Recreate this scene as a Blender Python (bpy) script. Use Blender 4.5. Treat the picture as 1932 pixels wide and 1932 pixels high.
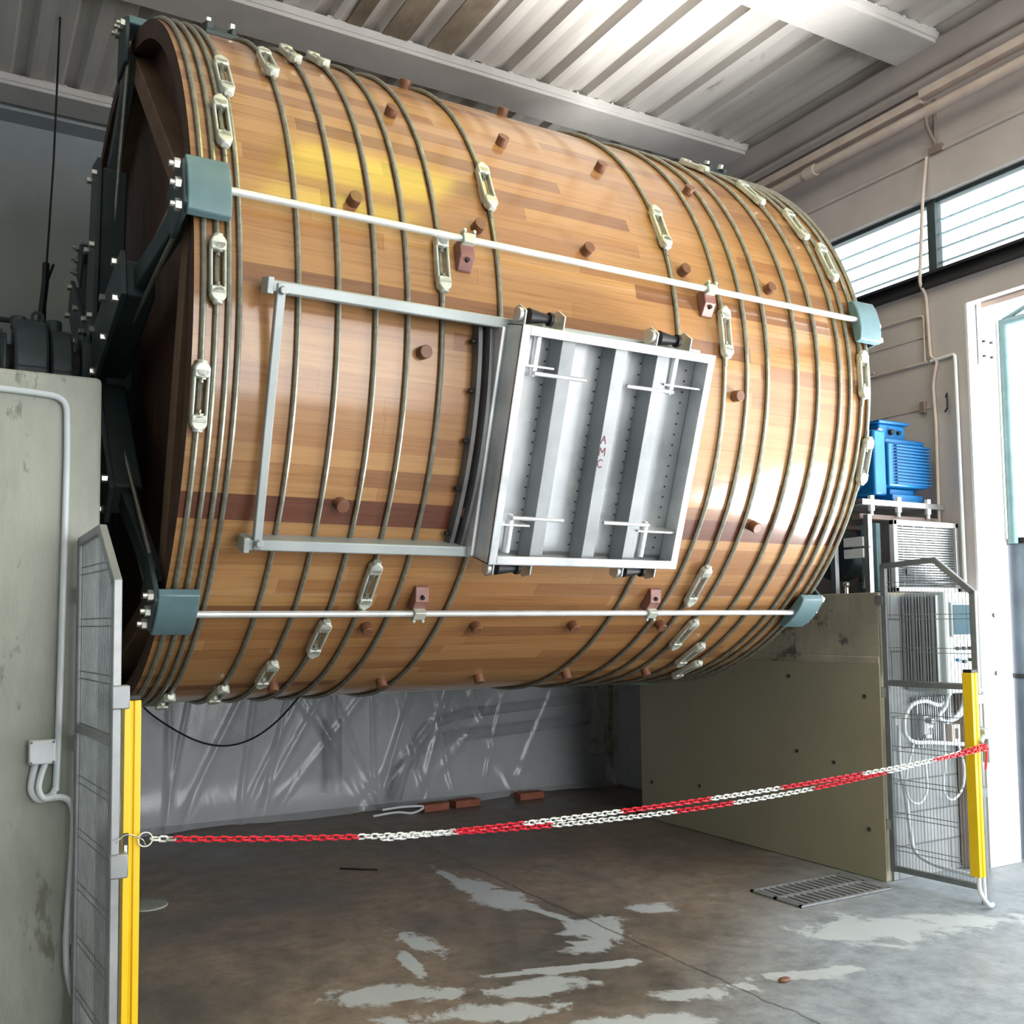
import bpy, bmesh, math, random
from mathutils import Vector, Matrix
random.seed(7)
for o in list(bpy.data.objects): bpy.data.objects.remove(o)
SC = bpy.context.scene
COL = SC.collection
PI = math.pi

# ------------------------------------------------------------------ camera
cam_d = bpy.data.cameras.new('camera'); cam = bpy.data.objects.new('camera', cam_d); COL.objects.link(cam)
SC.camera = cam
cam_d.sensor_width = 36; cam_d.sensor_fit = 'HORIZONTAL'
cam_d.lens = 1801.93 / 1932 * 36
cam_d.shift_x = (966 - 841.77) / 1932
cam_d.shift_y = (1063.9 - 966) / 1932
cam_d.clip_start = .05
yaw, pitch, roll = math.radians(27.934), math.radians(3.557), math.radians(-.4926)
fw = Vector((math.sin(yaw)*math.cos(pitch), math.cos(yaw)*math.cos(pitch), math.sin(pitch)))
rt = Vector((math.cos(yaw), -math.sin(yaw), 0)); up = rt.cross(fw)
r2 = rt*math.cos(roll) + up*math.sin(roll); u2 = up*math.cos(roll) - rt*math.sin(roll)
M = Matrix((r2, u2, -fw)).transposed().to_4x4(); M.translation = Vector((0, 0, 1.6))
cam.matrix_world = M

# ------------------------------------------------------------------ world, lights, exposure
wd = bpy.data.worlds.new('world'); SC.world = wd; wd.use_nodes = True
bg = wd.node_tree.nodes['Background']; bg.inputs[0].default_value = (.93, .97, 1, 1); bg.inputs[1].default_value = 3.2
def area(name, loc, aim, sx, sy, power, col, spread=180):
    l = bpy.data.lights.new(name, 'AREA'); l.shape = 'RECTANGLE'; l.size = sx; l.size_y = sy; l.energy = power; l.color = col
    l.spread = math.radians(spread)
    o = bpy.data.objects.new(name, l); COL.objects.link(o); o.location = loc
    o.rotation_euler = (Vector(aim) - Vector(loc)).to_track_quat('-Z', 'Y').to_euler(); return o
area('daylight_through_side_doorway', (7.9, 1.2, 2.2), (3.5, 4.2, 2.2), 3.4, 3.6, 50, (.95, .98, 1))
area('daylight_bounced_off_yard', (7.6, 1.8, .2), (4.0, 3.6, 5.6), 2.4, 3.8, 720, (1, .985, .96), 88)
area('fill_behind_camera', (3.7, -4.7, 2.6), (2.4, 5.3, 2.4), 5, 4.4, 350, (1, .97, .93))  # fill lamp added behind the camera; the entrance there is unseen
SC.view_settings.view_transform = 'Standard'; SC.view_settings.look = 'None'
SC.view_settings.gamma = 1; SC.view_settings.use_curve_mapping = False
SC.view_settings.exposure = 0.25

# ------------------------------------------------------------------ materials
def lin(c): return tuple(((v/255+.055)/1.055)**2.4 if v > 10 else v/255/12.92 for v in c)+(1,)
def new_mat(name):
    m = bpy.data.materials.new(name); m.use_nodes = True
    nt = m.node_tree; return m, nt, nt.nodes['Principled BSDF']
def N(nt, t, **k):
    n = nt.nodes.new(t)
    for a, b in k.items(): setattr(n, a, b)
    return n
def noise(nt, vec, scale, detail=4, rough=.55):
    n = N(nt, 'ShaderNodeTexNoise'); n.inputs['Scale'].default_value = scale; n.inputs['Detail'].default_value = detail
    n.inputs['Roughness'].default_value = rough
    if vec: nt.links.new(vec, n.inputs['Vector'])
    return n
def ramp(nt, fac, stops):
    r = N(nt, 'ShaderNodeValToRGB'); e = r.color_ramp.elements
    while len(e) < len(stops): e.new(.5)
    for i, (p, c) in enumerate(stops): e[i].position = p; e[i].color = c if len(c) == 4 else tuple(c)+(1,)
    nt.links.new(fac, r.inputs[0]); return r
def mixc(nt, fac, a, b, mode='MIX'):
    m = N(nt, 'ShaderNodeMix', data_type='RGBA', blend_type=mode)
    for s, v in ((m.inputs[0], fac), (m.inputs[6], a), (m.inputs[7], b)):
        if hasattr(v, 'links') or isinstance(v, bpy.types.NodeSocket): nt.links.new(v, s)
        else: s.default_value = v
    return m.outputs[2]
def math_(nt, op, a, b=None, c=None):
    m = N(nt, 'ShaderNodeMath', operation=op)
    for i, v in enumerate((a, b, c)):
        if v is None: continue
        if isinstance(v, bpy.types.NodeSocket): nt.links.new(v, m.inputs[i])
        else: m.inputs[i].default_value = v
    return m.outputs[0]
def bump(nt, bsdf, h, strength=.3, dist=.02):
    b = N(nt, 'ShaderNodeBump'); b.inputs['Strength'].default_value = strength; b.inputs['Distance'].default_value = dist
    nt.links.new(h, b.inputs['Height']); nt.links.new(b.outputs[0], bsdf.inputs['Normal'])
def stretched(nt, sc, src='Object'):
    tc = N(nt, 'ShaderNodeTexCoord'); mp = N(nt, 'ShaderNodeMapping'); mp.inputs['Scale'].default_value = sc
    nt.links.new(tc.outputs[src], mp.inputs[0]); return mp.outputs[0]
def varied(name, c1, c2, scale=3, metal=0, rough=.5, rough2=None, sc=(1, 1, 1), bmp=.1, spots=None, lo=.35, hi=.65):
    m, nt, b = new_mat(name); v = stretched(nt, sc)
    n = noise(nt, v, scale, 6, .6); r = ramp(nt, n.outputs[0], [(lo, lin(c1)), (hi, lin(c2))]); col = r.outputs[0]
    if spots:
        n3 = noise(nt, v, scale*spots[1], 5, .7); r3 = ramp(nt, n3.outputs[0], [(spots[2], (0, 0, 0, 1)), (spots[2]+.06, (1, 1, 1, 1))])
        col = mixc(nt, r3.outputs[0], col, lin(spots[0]))
    nt.links.new(col, b.inputs['Base Color'])
    b.inputs['Metallic'].default_value = metal; b.inputs['Roughness'].default_value = rough
    if rough2 is not None:
        rr = N(nt, 'ShaderNodeMapRange'); nt.links.new(n.outputs[0], rr.inputs[0]); rr.inputs[1].default_value = .3; rr.inputs[2].default_value = .7
        rr.inputs[3].default_value = rough; rr.inputs[4].default_value = rough2; nt.links.new(rr.outputs[0], b.inputs['Roughness'])
    if bmp: bump(nt, b, noise(nt, v, scale*8, 6, .6).outputs[0], bmp, .01)
    return m

M_ = {}
# barrel staves: planks laid out in the u (length) / v (arc) of the barrel
def plank_mat():
    m, nt, b = new_mat('varnished_staves')
    uv = N(nt, 'ShaderNodeUVMap'); uv.uv_map = 'UVMap'
    sp = N(nt, 'ShaderNodeSeparateXYZ'); nt.links.new(uv.outputs[0], sp.inputs[0])
    u, v = sp.outputs[0], sp.outputs[1]
    rowf = math_(nt, 'DIVIDE', v, .078); row = math_(nt, 'FLOOR', rowf)
    wn = N(nt, 'ShaderNodeTexWhiteNoise', noise_dimensions='1D'); nt.links.new(row, wn.inputs['W'])
    colf = math_(nt, 'ADD', math_(nt, 'DIVIDE', u, 1.35), math_(nt, 'MULTIPLY', wn.outputs[0], 7.3)); colm = math_(nt, 'FLOOR', colf)
    cb = N(nt, 'ShaderNodeCombineXYZ'); nt.links.new(row, cb.inputs[0]); nt.links.new(colm, cb.inputs[1])
    w2 = N(nt, 'ShaderNodeTexWhiteNoise', noise_dimensions='2D'); nt.links.new(cb.outputs[0], w2.inputs['Vector'])
    base = ramp(nt, w2.outputs[0], [(0, lin((124, 84, 52))), (.2, lin((146, 102, 62))), (.45, lin((158, 115, 71))), (.75, lin((170, 129, 82))), (1, lin((150, 104, 62)))])
    # grain
    off = N(nt, 'ShaderNodeVectorMath', operation='MULTIPLY_ADD'); nt.links.new(uv.outputs[0], off.inputs[0]); off.inputs[1].default_value = (1.1, 34, 1)
    nt.links.new(w2.outputs[1], off.inputs[2]) if False else None
    g = noise(nt, off.outputs[0], 1.6, 7, .68)
    gr = ramp(nt, g.outputs[0], [(.3, (.62, .56, .5, 1)), (.5, (.95, .95, .95, 1)), (.75, (1.12, 1.1, 1.05, 1))])
    c = mixc(nt, .85, base.outputs[0], gr.outputs[0], 'MULTIPLY')
    # short dark fleck figure
    mp = N(nt, 'ShaderNodeMapping'); nt.links.new(uv.outputs[0], mp.inputs[0]); mp.inputs['Scale'].default_value = (9, 30, 1)
    f = noise(nt, mp.outputs[0], 1.3, 5, .7); fr = ramp(nt, f.outputs[0], [(.60, (0, 0, 0, 1)), (.72, (1, 1, 1, 1))])
    big = noise(nt, uv.outputs[0], 1.3, 2, .5); br = ramp(nt, big.outputs[0], [(.45, (0, 0, 0, 1)), (.6, (1, 1, 1, 1))])
    c = mixc(nt, math_(nt, 'MULTIPLY', math_(nt, 'MULTIPLY', fr.outputs[0], br.outputs[0]), .5), c, lin((120, 62, 30)))
    # one stave of darker timber along the whole barrel
    deg = math_(nt, 'DIVIDE', v, 1.75*PI/180)
    dk = math_(nt, 'MULTIPLY', math_(nt, 'GREATER_THAN', deg, -31.4), math_(nt, 'LESS_THAN', deg, -27.6))
    c = mixc(nt, dk, c, mixc(nt, .8, lin((98, 56, 38)), gr.outputs[0], 'MULTIPLY'))
    # seams
    s = math_(nt, 'ABSOLUTE', math_(nt, 'SUBTRACT', math_(nt, 'FRACT', rowf), .5)); s1 = math_(nt, 'GREATER_THAN', s, .488)
    e = math_(nt, 'ABSOLUTE', math_(nt, 'SUBTRACT', math_(nt, 'FRACT', colf), .5)); e1 = math_(nt, 'GREATER_THAN', e, .4985)
    c = mixc(nt, math_(nt, 'MULTIPLY', math_(nt, 'MAXIMUM', s1, e1), .35), c, lin((96, 56, 30)))
    nt.links.new(c, b.inputs['Base Color'])
    b.inputs['Roughness'].default_value = .5; b.inputs['Specular IOR Level'].default_value = .25; b.inputs['Coat Weight'].default_value = .8; b.inputs['Coat Roughness'].default_value = .14
    bump(nt, b, g.outputs[0], .05, .004)
    return m
M_['staves'] = plank_mat()
M_['endwood'] = varied('dark_timber', (58, 36, 26), (84, 54, 38), 2, 0, .6, sc=(1, 6, 1), bmp=.2)
M_['endbeam'] = varied('timber_beam', (96, 72, 54), (120, 92, 70), 3, 0, .6, bmp=.2)
M_['peg'] = varied('hardwood_peg', (100, 64, 44), (118, 78, 54), 20, 0, .45)
M_['hoop'] = varied('galvanised_rod', (128, 128, 116), (156, 156, 144), 30, .6, .34, bmp=.05)
M_['zinc'] = varied('zinc_casting', (178, 184, 172), (204, 208, 198), 20, .35, .42, bmp=.1)
M_['rod'] = varied('tie_rod_steel', (190, 194, 192), (214, 217, 214), 8, .45, .4, bmp=0)
M_['steel'] = varied('stainless_sheet', (208, 212, 214), (230, 233, 235), 2.5, .85, .24, .36, bmp=.03)
M_['railsteel'] = varied('galvanised_rail', (146, 154, 154), (166, 173, 173), 2.5, .3, .4, .5, bmp=.03)
M_['ribsteel'] = varied('folded_steel', (128, 132, 134), (150, 154, 156), 2.5, .6, .38, .46, bmp=.03)
M_['bright'] = varied('brushed_stainless', (196, 199, 200), (220, 222, 223), 6, .65, .28, .4, bmp=.03)
M_['bolt'] = varied('plated_bolt', (200, 200, 190), (225, 225, 215), 30, .8, .25, bmp=0)
M_['rimgrey'] = varied('shade_grey_rim', (92, 94, 96), (112, 114, 116), 6, .2, .5, bmp=.05)
M_['teal'] = varied('blue_grey_enamel', (84, 112, 118), (98, 126, 132), 4, 0, .35, bmp=.03)
M_['darkteal'] = varied('dark_green_grey_enamel', (40, 54, 56), (52, 66, 68), 4, 0, .5, bmp=.05)
M_['black'] = varied('black_steel', (22, 24, 27), (34, 36, 40), 6, .2, .5, bmp=.05)
M_['rust'] = varied('brown_bracket_paint', (122, 84, 78), (140, 98, 90), 10, .1, .4, bmp=.05)
M_['concrete'] = varied('cast_concrete', (128, 134, 124), (164, 168, 158), 2.2, 0, .85, sc=(1, 1, .35), bmp=.5, spots=((104, 106, 94), 2.3, .60))
M_['concrete_r'] = varied('stained_concrete', (150, 144, 126), (176, 170, 152), 2.2, 0, .85, bmp=.5, spots=((92, 90, 84), 1.6, .58))
M_['board'] = varied('beige_board', (146, 142, 120), (154, 149, 127), 1.2, 0, .55, bmp=.05)
M_['ceil'] = varied('painted_roof_sheet', (186, 182, 176), (204, 201, 196), 1.5, 0, .7, sc=(1, .3, 1), bmp=.15, spots=((140, 134, 124), 2.2, .66))
M_['beam'] = varied('painted_purlin', (188, 185, 181), (202, 199, 195), 2, 0, .75, bmp=.3, spots=((120, 112, 104), 6, .70))
M_['wallr'] = varied('painted_side_wall', (172, 164, 162), (186, 179, 177), 1.5, 0, .8, bmp=.15, spots=((128, 122, 118), 2.5, .68))
M_['jamb'] = varied('whitewashed_masonry', (205, 205, 202), (224, 224, 220), 2, 0, .85, bmp=.3)
M_['wallb'] = varied('grey_rear_wall', (150, 157, 160), (164, 171, 174), 1.2, 0, .85, bmp=.2)
M_['pipe'] = varied('painted_pipe', (184, 168, 158), (200, 186, 176), 6, 0, .5, bmp=.1)
M_['conduit'] = varied('pvc_conduit', (196, 204, 208), (212, 220, 224), 3, 0, .4, bmp=0)
M_['yellow'] = varied('yellow_powder_coat', (240, 198, 20), (246, 206, 34), 3, 0, .35, bmp=0)
M_['red'] = varied('red_plastic', (208, 22, 48), (222, 34, 60), 10, 0, .4, bmp=0)
M_['white'] = varied('white_plastic', (214, 218, 216), (228, 232, 230), 10, 0, .4, bmp=0)
M_['blue'] = varied('blue_enamel', (8, 92, 150), (16, 108, 168), 4, 0, .35, bmp=0)
M_['blue2'] = varied('blue_fins', (10, 86, 140), (14, 98, 154), 4, 0, .45, bmp=0)
M_['brick'] = varied('red_brick', (132, 78, 62), (150, 92, 74), 12, 0, .85, bmp=.4)
M_['cabinet'] = varied('light_grey_cabinet', (158, 170, 172), (170, 182, 184), 3, 0, .45, bmp=0)
M_['fin'] = varied('aluminium_fins', (150, 154, 158), (170, 174, 178), 6, .5, .45, bmp=0)
M_['brownsheet'] = varied('brown_ribbed_sheet', (120, 104, 96), (138, 122, 112), 6, 0, .6, bmp=.1)
M_['gap'] = varied('dark_grey_matt', (40, 40, 40), (60, 58, 54), 6, 0, .9)
M_['asphalt'] = varied('yard_paving', (170, 172, 172), (190, 192, 192), 2, 0, .85)
M_['pvcgrey'] = varied('grey_drain_pipe', (92, 98, 104), (112, 118, 124), 4, 0, .5, bmp=0)
M_['mesh'] = varied('galvanised_wire', (120, 126, 128), (144, 150, 152), 6, .5, .4, bmp=0)
M_['guardlight'] = varied('galvanised_guard_frame', (134, 138, 140), (156, 160, 162), 6, .4, .45, bmp=0)
M_['guardgrey'] = varied('grey_guard_frame', (104, 110, 112), (126, 132, 134), 6, .3, .45, bmp=0)
M_['teagreen'] = varied('grey_green_gate_paint', (92, 122, 126), (112, 142, 146), 6, .1, .45, bmp=0)
M_['tyre'] = varied('blue_grey_drum_paint', (92, 106, 120), (108, 122, 136), 4, .1, .4, bmp=0)

def plain(name, c, rough=.5, metal=0, emit=0, alpha=1):
    m, nt, b = new_mat(name); b.inputs['Base Color'].default_value = lin(c); b.inputs['Roughness'].default_value = rough
    b.inputs['Metallic'].default_value = metal
    if emit: b.inputs['Emission Color'].default_value = lin(c); b.inputs['Emission Strength'].default_value = emit
    return m
M_['screen'] = plain('display_glass', (52, 76, 86), .85); M_['screen'].node_tree.nodes['Principled BSDF'].inputs['Specular IOR Level'].default_value = .1
M_['ink'] = plain('dark_marker', (110, 50, 60), .7)
M_['lab'] = plain('label_black', (40, 40, 40), .5)
M_['glow_panel'] = plain('added_yellow_glow', (244, 232, 96), .5, 0, 7)  # glow of the added out-of-frame panel

def glass_mat():
    m, nt, b = new_mat('window_glass'); b.inputs['Base Color'].default_value = (.9, .97, 1, 1)
    b.inputs['Transmission Weight'].default_value = 1; b.inputs['Roughness'].default_value = .02; b.inputs['IOR'].default_value = 1.02
    return m
M_['glass'] = glass_mat()
def film_mat():
    m, nt, b = new_mat('polythene_film')
    b.inputs['Base Color'].default_value = lin((196, 201, 208)); b.inputs['Roughness'].default_value = .2
    b.inputs['Specular IOR Level'].default_value = .9
    v = stretched(nt, (1, 1, 1)); n = noise(nt, v, 1.5, 5, .6)
    r = ramp(nt, n.outputs[0], [(.3, (.26, .26, .26, 1)), (.7, (.44, .44, .44, 1))]); nt.links.new(r.outputs[0], b.inputs['Alpha'])
    v2 = stretched(nt, (2.4, 1, .55)); n2 = noise(nt, v2, 2.2, 4, .5); n2.inputs['Distortion'].default_value = 1.4
    bump(nt, b, n2.outputs[0], .25, .03)
    return m
M_['film'] = film_mat()

def floor_mat():
    m, nt, b = new_mat('wet_stained_concrete_floor')
    v = stretched(nt, (1, 1, 1)); tc = N(nt, 'ShaderNodeTexCoord')
    n1 = noise(nt, v, .9, 8, .62); base = ramp(nt, n1.outputs[0], [(.3, lin((86, 84, 82))), (.45, lin((112, 104, 96))), (.58, lin((134, 121, 108))), (.72, lin((112, 110, 107)))])
    n2 = noise(nt, v, 7, 10, .78); gr = ramp(nt, n2.outputs[0], [(.32, (.5, .5, .5, 1)), (.5, (.95, .95, .95, 1)), (.66, (1.35, 1.33, 1.3, 1))])
    c = mixc(nt, .8, base.outputs[0], gr.outputs[0], 'MULTIPLY')
    sp = N(nt, 'ShaderNodeSeparateXYZ'); nt.links.new(tc.outputs['Object'], sp.inputs[0])
    # outer, greyer concrete near the doorway, lightened bluish to paint in sky reflection
    dist = math_(nt, 'SUBTRACT', math_(nt, 'ADD', math_(nt, 'MULTIPLY', sp.outputs[0], .55), math_(nt, 'MULTIPLY', n1.outputs[0], .9)), math_(nt, 'MULTIPLY', sp.outputs[1], .85))
    gz = N(nt, 'ShaderNodeMapRange'); nt.links.new(dist, gz.inputs[0]); gz.inputs[1].default_value = -.95; gz.inputs[2].default_value = -.2
    grey = ramp(nt, n2.outputs[0], [(.3, lin((112, 120, 126))), (.65, lin((160, 170, 178)))])
    c = mixc(nt, gz.outputs[0], c, grey.outputs[0])
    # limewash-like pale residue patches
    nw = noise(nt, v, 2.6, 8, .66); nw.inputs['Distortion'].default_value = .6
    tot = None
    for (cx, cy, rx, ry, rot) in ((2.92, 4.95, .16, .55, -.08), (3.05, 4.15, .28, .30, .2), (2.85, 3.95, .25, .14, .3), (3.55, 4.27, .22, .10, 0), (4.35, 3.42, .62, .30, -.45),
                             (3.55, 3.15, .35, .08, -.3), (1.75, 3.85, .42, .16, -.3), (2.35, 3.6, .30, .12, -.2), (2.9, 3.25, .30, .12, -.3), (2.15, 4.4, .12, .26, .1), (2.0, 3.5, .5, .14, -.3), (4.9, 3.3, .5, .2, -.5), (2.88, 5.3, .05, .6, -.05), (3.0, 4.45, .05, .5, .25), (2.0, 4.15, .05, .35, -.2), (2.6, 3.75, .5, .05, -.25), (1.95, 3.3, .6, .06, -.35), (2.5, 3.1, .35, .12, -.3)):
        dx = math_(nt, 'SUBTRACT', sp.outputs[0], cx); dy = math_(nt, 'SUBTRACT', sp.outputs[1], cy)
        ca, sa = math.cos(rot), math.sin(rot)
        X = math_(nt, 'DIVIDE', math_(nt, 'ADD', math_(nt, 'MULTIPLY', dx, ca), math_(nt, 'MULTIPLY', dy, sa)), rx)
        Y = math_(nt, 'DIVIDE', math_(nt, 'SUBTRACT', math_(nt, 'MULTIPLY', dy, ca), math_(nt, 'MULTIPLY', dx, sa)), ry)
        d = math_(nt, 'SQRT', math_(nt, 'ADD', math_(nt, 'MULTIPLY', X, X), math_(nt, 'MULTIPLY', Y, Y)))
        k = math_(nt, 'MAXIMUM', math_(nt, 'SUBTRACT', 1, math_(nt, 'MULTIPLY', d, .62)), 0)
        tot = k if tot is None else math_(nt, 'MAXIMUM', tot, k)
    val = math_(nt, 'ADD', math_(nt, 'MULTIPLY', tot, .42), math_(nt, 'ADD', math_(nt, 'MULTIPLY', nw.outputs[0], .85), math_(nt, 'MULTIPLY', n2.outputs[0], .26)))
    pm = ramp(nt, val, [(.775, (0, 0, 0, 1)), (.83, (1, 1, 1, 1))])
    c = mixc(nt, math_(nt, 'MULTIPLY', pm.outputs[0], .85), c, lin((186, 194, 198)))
    # crack lines between pours
    wv = math_(nt, 'ABSOLUTE', math_(nt, 'ADD', sp.outputs[0], math_(nt, 'ADD', math_(nt, 'MULTIPLY', nw.outputs[0], .12), -3.18)))
    ck = math_(nt, 'LESS_THAN', wv, .008); c = mixc(nt, math_(nt, 'MULTIPLY', ck, .6), c, lin((60, 60, 60)))
    nt.links.new(c, b.inputs['Base Color'])
    rr = ramp(nt, n1.outputs[0], [(.35, (.28, .28, .28, 1)), (.6, (.6, .6, .6, 1))]); nt.links.new(rr.outputs[0], b.inputs['Roughness'])
    bump(nt, b, n2.outputs[0], .25, .01)
    return m
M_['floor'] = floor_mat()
def ceil_stain():
    m, nt, b = new_mat('stained_brown_roof_sheet'); v = stretched(nt, (1, .5, 1)); n = noise(nt, v, 3, 8, .7)
    r = ramp(nt, n.outputs[0], [(.35, lin((104, 92, 76))), (.6, lin((140, 128, 110)))]); nt.links.new(r.outputs[0], b.inputs['Base Color']); b.inputs['Roughness'].default_value = .9
    bump(nt, b, n.outputs[0], .3, .02); return m
M_['ceil2'] = ceil_stain()
def block_mat():
    m, nt, b = new_mat('painted_block_wall'); v = stretched(nt, (1, 1, 1)); 
    tc = N(nt, 'ShaderNodeTexCoord'); sp = N(nt, 'ShaderNodeSeparateXYZ'); nt.links.new(tc.outputs['Object'], sp.inputs[0])
    cb = N(nt, 'ShaderNodeCombineXYZ'); nt.links.new(sp.outputs[0], cb.inputs[0]); nt.links.new(sp.outputs[2], cb.inputs[1])
    br = N(nt, 'ShaderNodeTexBrick'); nt.links.new(cb.outputs[0], br.inputs[0]); br.inputs['Scale'].default_value = 1
    br.inputs['Brick Width'].default_value = .5; br.inputs['Row Height'].default_value = .2; br.inputs['Mortar Size'].default_value = .006
    br.inputs['Color1'].default_value = lin((156, 160, 161)); br.inputs['Color2'].default_value = lin((142, 147, 149)); br.inputs['Mortar'].default_value = lin((104, 108, 110))
    n = noise(nt, v, 4, 6, .6); g = ramp(nt, n.outputs[0], [(.3, (.8, .8, .8, 1)), (.6, (1, 1, 1, 1))])
    nt.links.new(mixc(nt, 1, br.outputs[0], g.outputs[0], 'MULTIPLY'), b.inputs['Base Color']); b.inputs['Roughness'].default_value = .85; return m
M_['block'] = block_mat()

# ------------------------------------------------------------------ geometry helpers
WORLD = {}     # world location of each (unrotated) object
def wloc(o): return WORLD.get(o.name, Vector((0, 0, 0))) if o else Vector((0, 0, 0))
def tag(o, label=None, cat=None, group=None, kind=None):
    for k, v in (('label', label), ('category', cat), ('group', group), ('kind', kind)):
        if v: o[k] = v
    return o
def thing(name, loc, label, cat, group=None):
    o = bpy.data.objects.new(name, None); COL.objects.link(o); o.location = loc; o.empty_display_size = .1
    WORLD[o.name] = Vector(loc); return tag(o, label, cat, group)
class MB:
    def __init__(s): s.bm = bmesh.new()
    def box(s, c, d, rot=None):
        m = Matrix.Translation(c) @ (rot.to_4x4() if rot else Matrix()) @ Matrix.Diagonal((d[0], d[1], d[2], 1))
        bmesh.ops.create_cube(s.bm, size=1, matrix=m); return s
    def bb(s, x0, x1, y0, y1, z0, z1): return s.box(((x0+x1)/2, (y0+y1)/2, (z0+z1)/2), (abs(x1-x0), abs(y1-y0), abs(z1-z0)))
    def cyl(s, p0, p1, r, n=16, r2=None):
        p0, p1 = Vector(p0), Vector(p1); d = p1-p0
        m = Matrix.Translation((p0+p1)/2) @ d.to_track_quat('Z', 'Y').to_matrix().to_4x4()
        bmesh.ops.create_cone(s.bm, cap_ends=True, segments=n, radius1=r, radius2=r if r2 is None else r2, depth=d.length, matrix=m); return s
    def sphere(s, c, r, n=10, sc=(1, 1, 1)):
        bmesh.ops.create_uvsphere(s.bm, u_segments=n*2, v_segments=n, radius=r, matrix=Matrix.Translation(c) @ Matrix.Diagonal((*sc, 1))); return s
    def tube(s, pts, r, n=8, closed=False):
        pts = [Vector(p) for p in pts]; rings = []; L = len(pts); prev = None
        for i, p in enumerate(pts):
            a = pts[(i-1) % L] if closed or i else p; b = pts[(i+1) % L] if closed or i < L-1 else p
            t = (b-a).normalized()
            if prev is None:
                ref = Vector((0, 0, 1)) if abs(t.z) < .9 else Vector((1, 0, 0)); u = t.cross(ref).normalized()
            else: u = (prev - t*prev.dot(t)).normalized()
            prev = u; w = t.cross(u)
            rings.append([s.bm.verts.new(p + (u*math.cos(2*PI*k/n)+w*math.sin(2*PI*k/n))*r) for k in range(n)])
        for i in range(L if closed else L-1):
            A, B = rings[i], rings[(i+1) % L]
            if closed and i == L-1:
                sh = min(range(n), key=lambda q: (A[0].co-B[q].co).length)
                B = B[sh:]+B[:sh]
            for k in range(n): s.bm.faces.new((A[k], A[(k+1) % n], B[(k+1) % n], B[k]))
        if not closed: s.bm.faces.new(rings[0][::-1]); s.bm.faces.new(rings[-1])
        return s
    def poly(s, pts, ext):
        """flat outline pushed out by the vector ext"""
        ext = Vector(ext); a = [s.bm.verts.new(Vector(p)) for p in pts]; b = [s.bm.verts.new(Vector(p)+ext) for p in pts]
        s.bm.faces.new(a[::-1]); s.bm.faces.new(b); n = len(a)
        for i in range(n): s.bm.faces.new((a[i], a[(i+1) % n], b[(i+1) % n], b[i]))
        return s
    def ring(s, c, r0, r1, x0, x1, n=64):
        """annular disc about the x axis"""
        V = []
        for k in range(n):
            a = 2*PI*k/n; cy, cz = -math.cos(a), math.sin(a)
            V.append([s.bm.verts.new((x, c[1]+r*cy, c[2]+r*cz)) for (x, r) in ((x0, r0), (x0, r1), (x1, r1), (x1, r0))])
        for k in range(n):
            A, B = V[k], V[(k+1) % n]
            for j in range(4): s.bm.faces.new((A[j], A[(j+1) % 4], B[(j+1) % 4], B[j]))
        return s
    def build(s, name, mat, parent=None, bevel=0, smooth=True, seg=2, ang=35):
        bmesh.ops.recalc_face_normals(s.bm, faces=s.bm.faces)
        me = bpy.data.meshes.new(name); off = wloc(parent)
        bmesh.ops.translate(s.bm, verts=s.bm.verts, vec=-off)
        s.bm.to_mesh(me); s.bm.free()
        me.materials.append(M_[mat] if isinstance(mat, str) else mat)
        o = bpy.data.objects.new(name, me); COL.objects.link(o); o.parent = parent
        WORLD[o.name] = off.copy()
        if smooth:
            for p in me.polygons: p.use_smooth = True
            me.set_sharp_from_angle(angle=math.radians(ang))
        if bevel:
            b = o.modifiers.new('bevel', 'BEVEL'); b.width = bevel; b.segments = seg; b.limit_method = 'ANGLE'; b.angle_limit = math.radians(50)
        return o
def struct(o): o['kind'] = 'structure'; return o
def copy_part(o, mat_local, parent=None):
    c = o.copy(); COL.objects.link(c)
    if parent: c.parent = parent
    c.matrix_local = mat_local; return c
def arc(pts, r=.06, n=6):
    """round the corners of a poly-line"""
    pts = [Vector(p) for p in pts]; out = [pts[0]]
    for i in range(1, len(pts)-1):
        a, p, b = pts[i-1], pts[i], pts[i+1]; rr = min(r, (a-p).length*.45, (b-p).length*.45)
        s = p+(a-p).normalized()*rr; e = p+(b-p).normalized()*rr
        for k in range(n+1): t = k/n; out.append((1-t)**2*s+2*t*(1-t)*p+t*t*e)
    out.append(pts[-1]); return out
def spline(pts, n=8):
    P = [Vector(p) for p in pts]; P = [P[0]*2-P[1]]+P+[P[-1]*2-P[-2]]; out = []
    for i in range(1, len(P)-2):
        for k in range(n):
            t = k/n; a, b, c, d = P[i-1:i+3]
            out.append(.5*((2*b)+(c-a)*t+(2*a-5*b+4*c-d)*t*t+(3*b-a-3*c+d)*t**3))
    out.append(P[-2]); return out

AY, AZ, R = 5.339, 2.941, 1.75
X0, X1 = .828, 4.635
def dp(x, deg, r=R):
    t = math.radians(deg); return Vector((x, AY-r*math.cos(t), AZ+r*math.sin(t)))
def frame_at(x, deg, r=R):
    """local axes at a point of the barrel: a = along the arc, b = along the drum, c = outward"""
    t = math.radians(deg); a = Vector((0, math.sin(t), math.cos(t))); b = Vector((1, 0, 0)); c = Vector((0, -math.cos(t), math.sin(t)))
    m = Matrix((a, b, c)).transposed().to_4x4(); m.translation = dp(x, deg, r); return m

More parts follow.
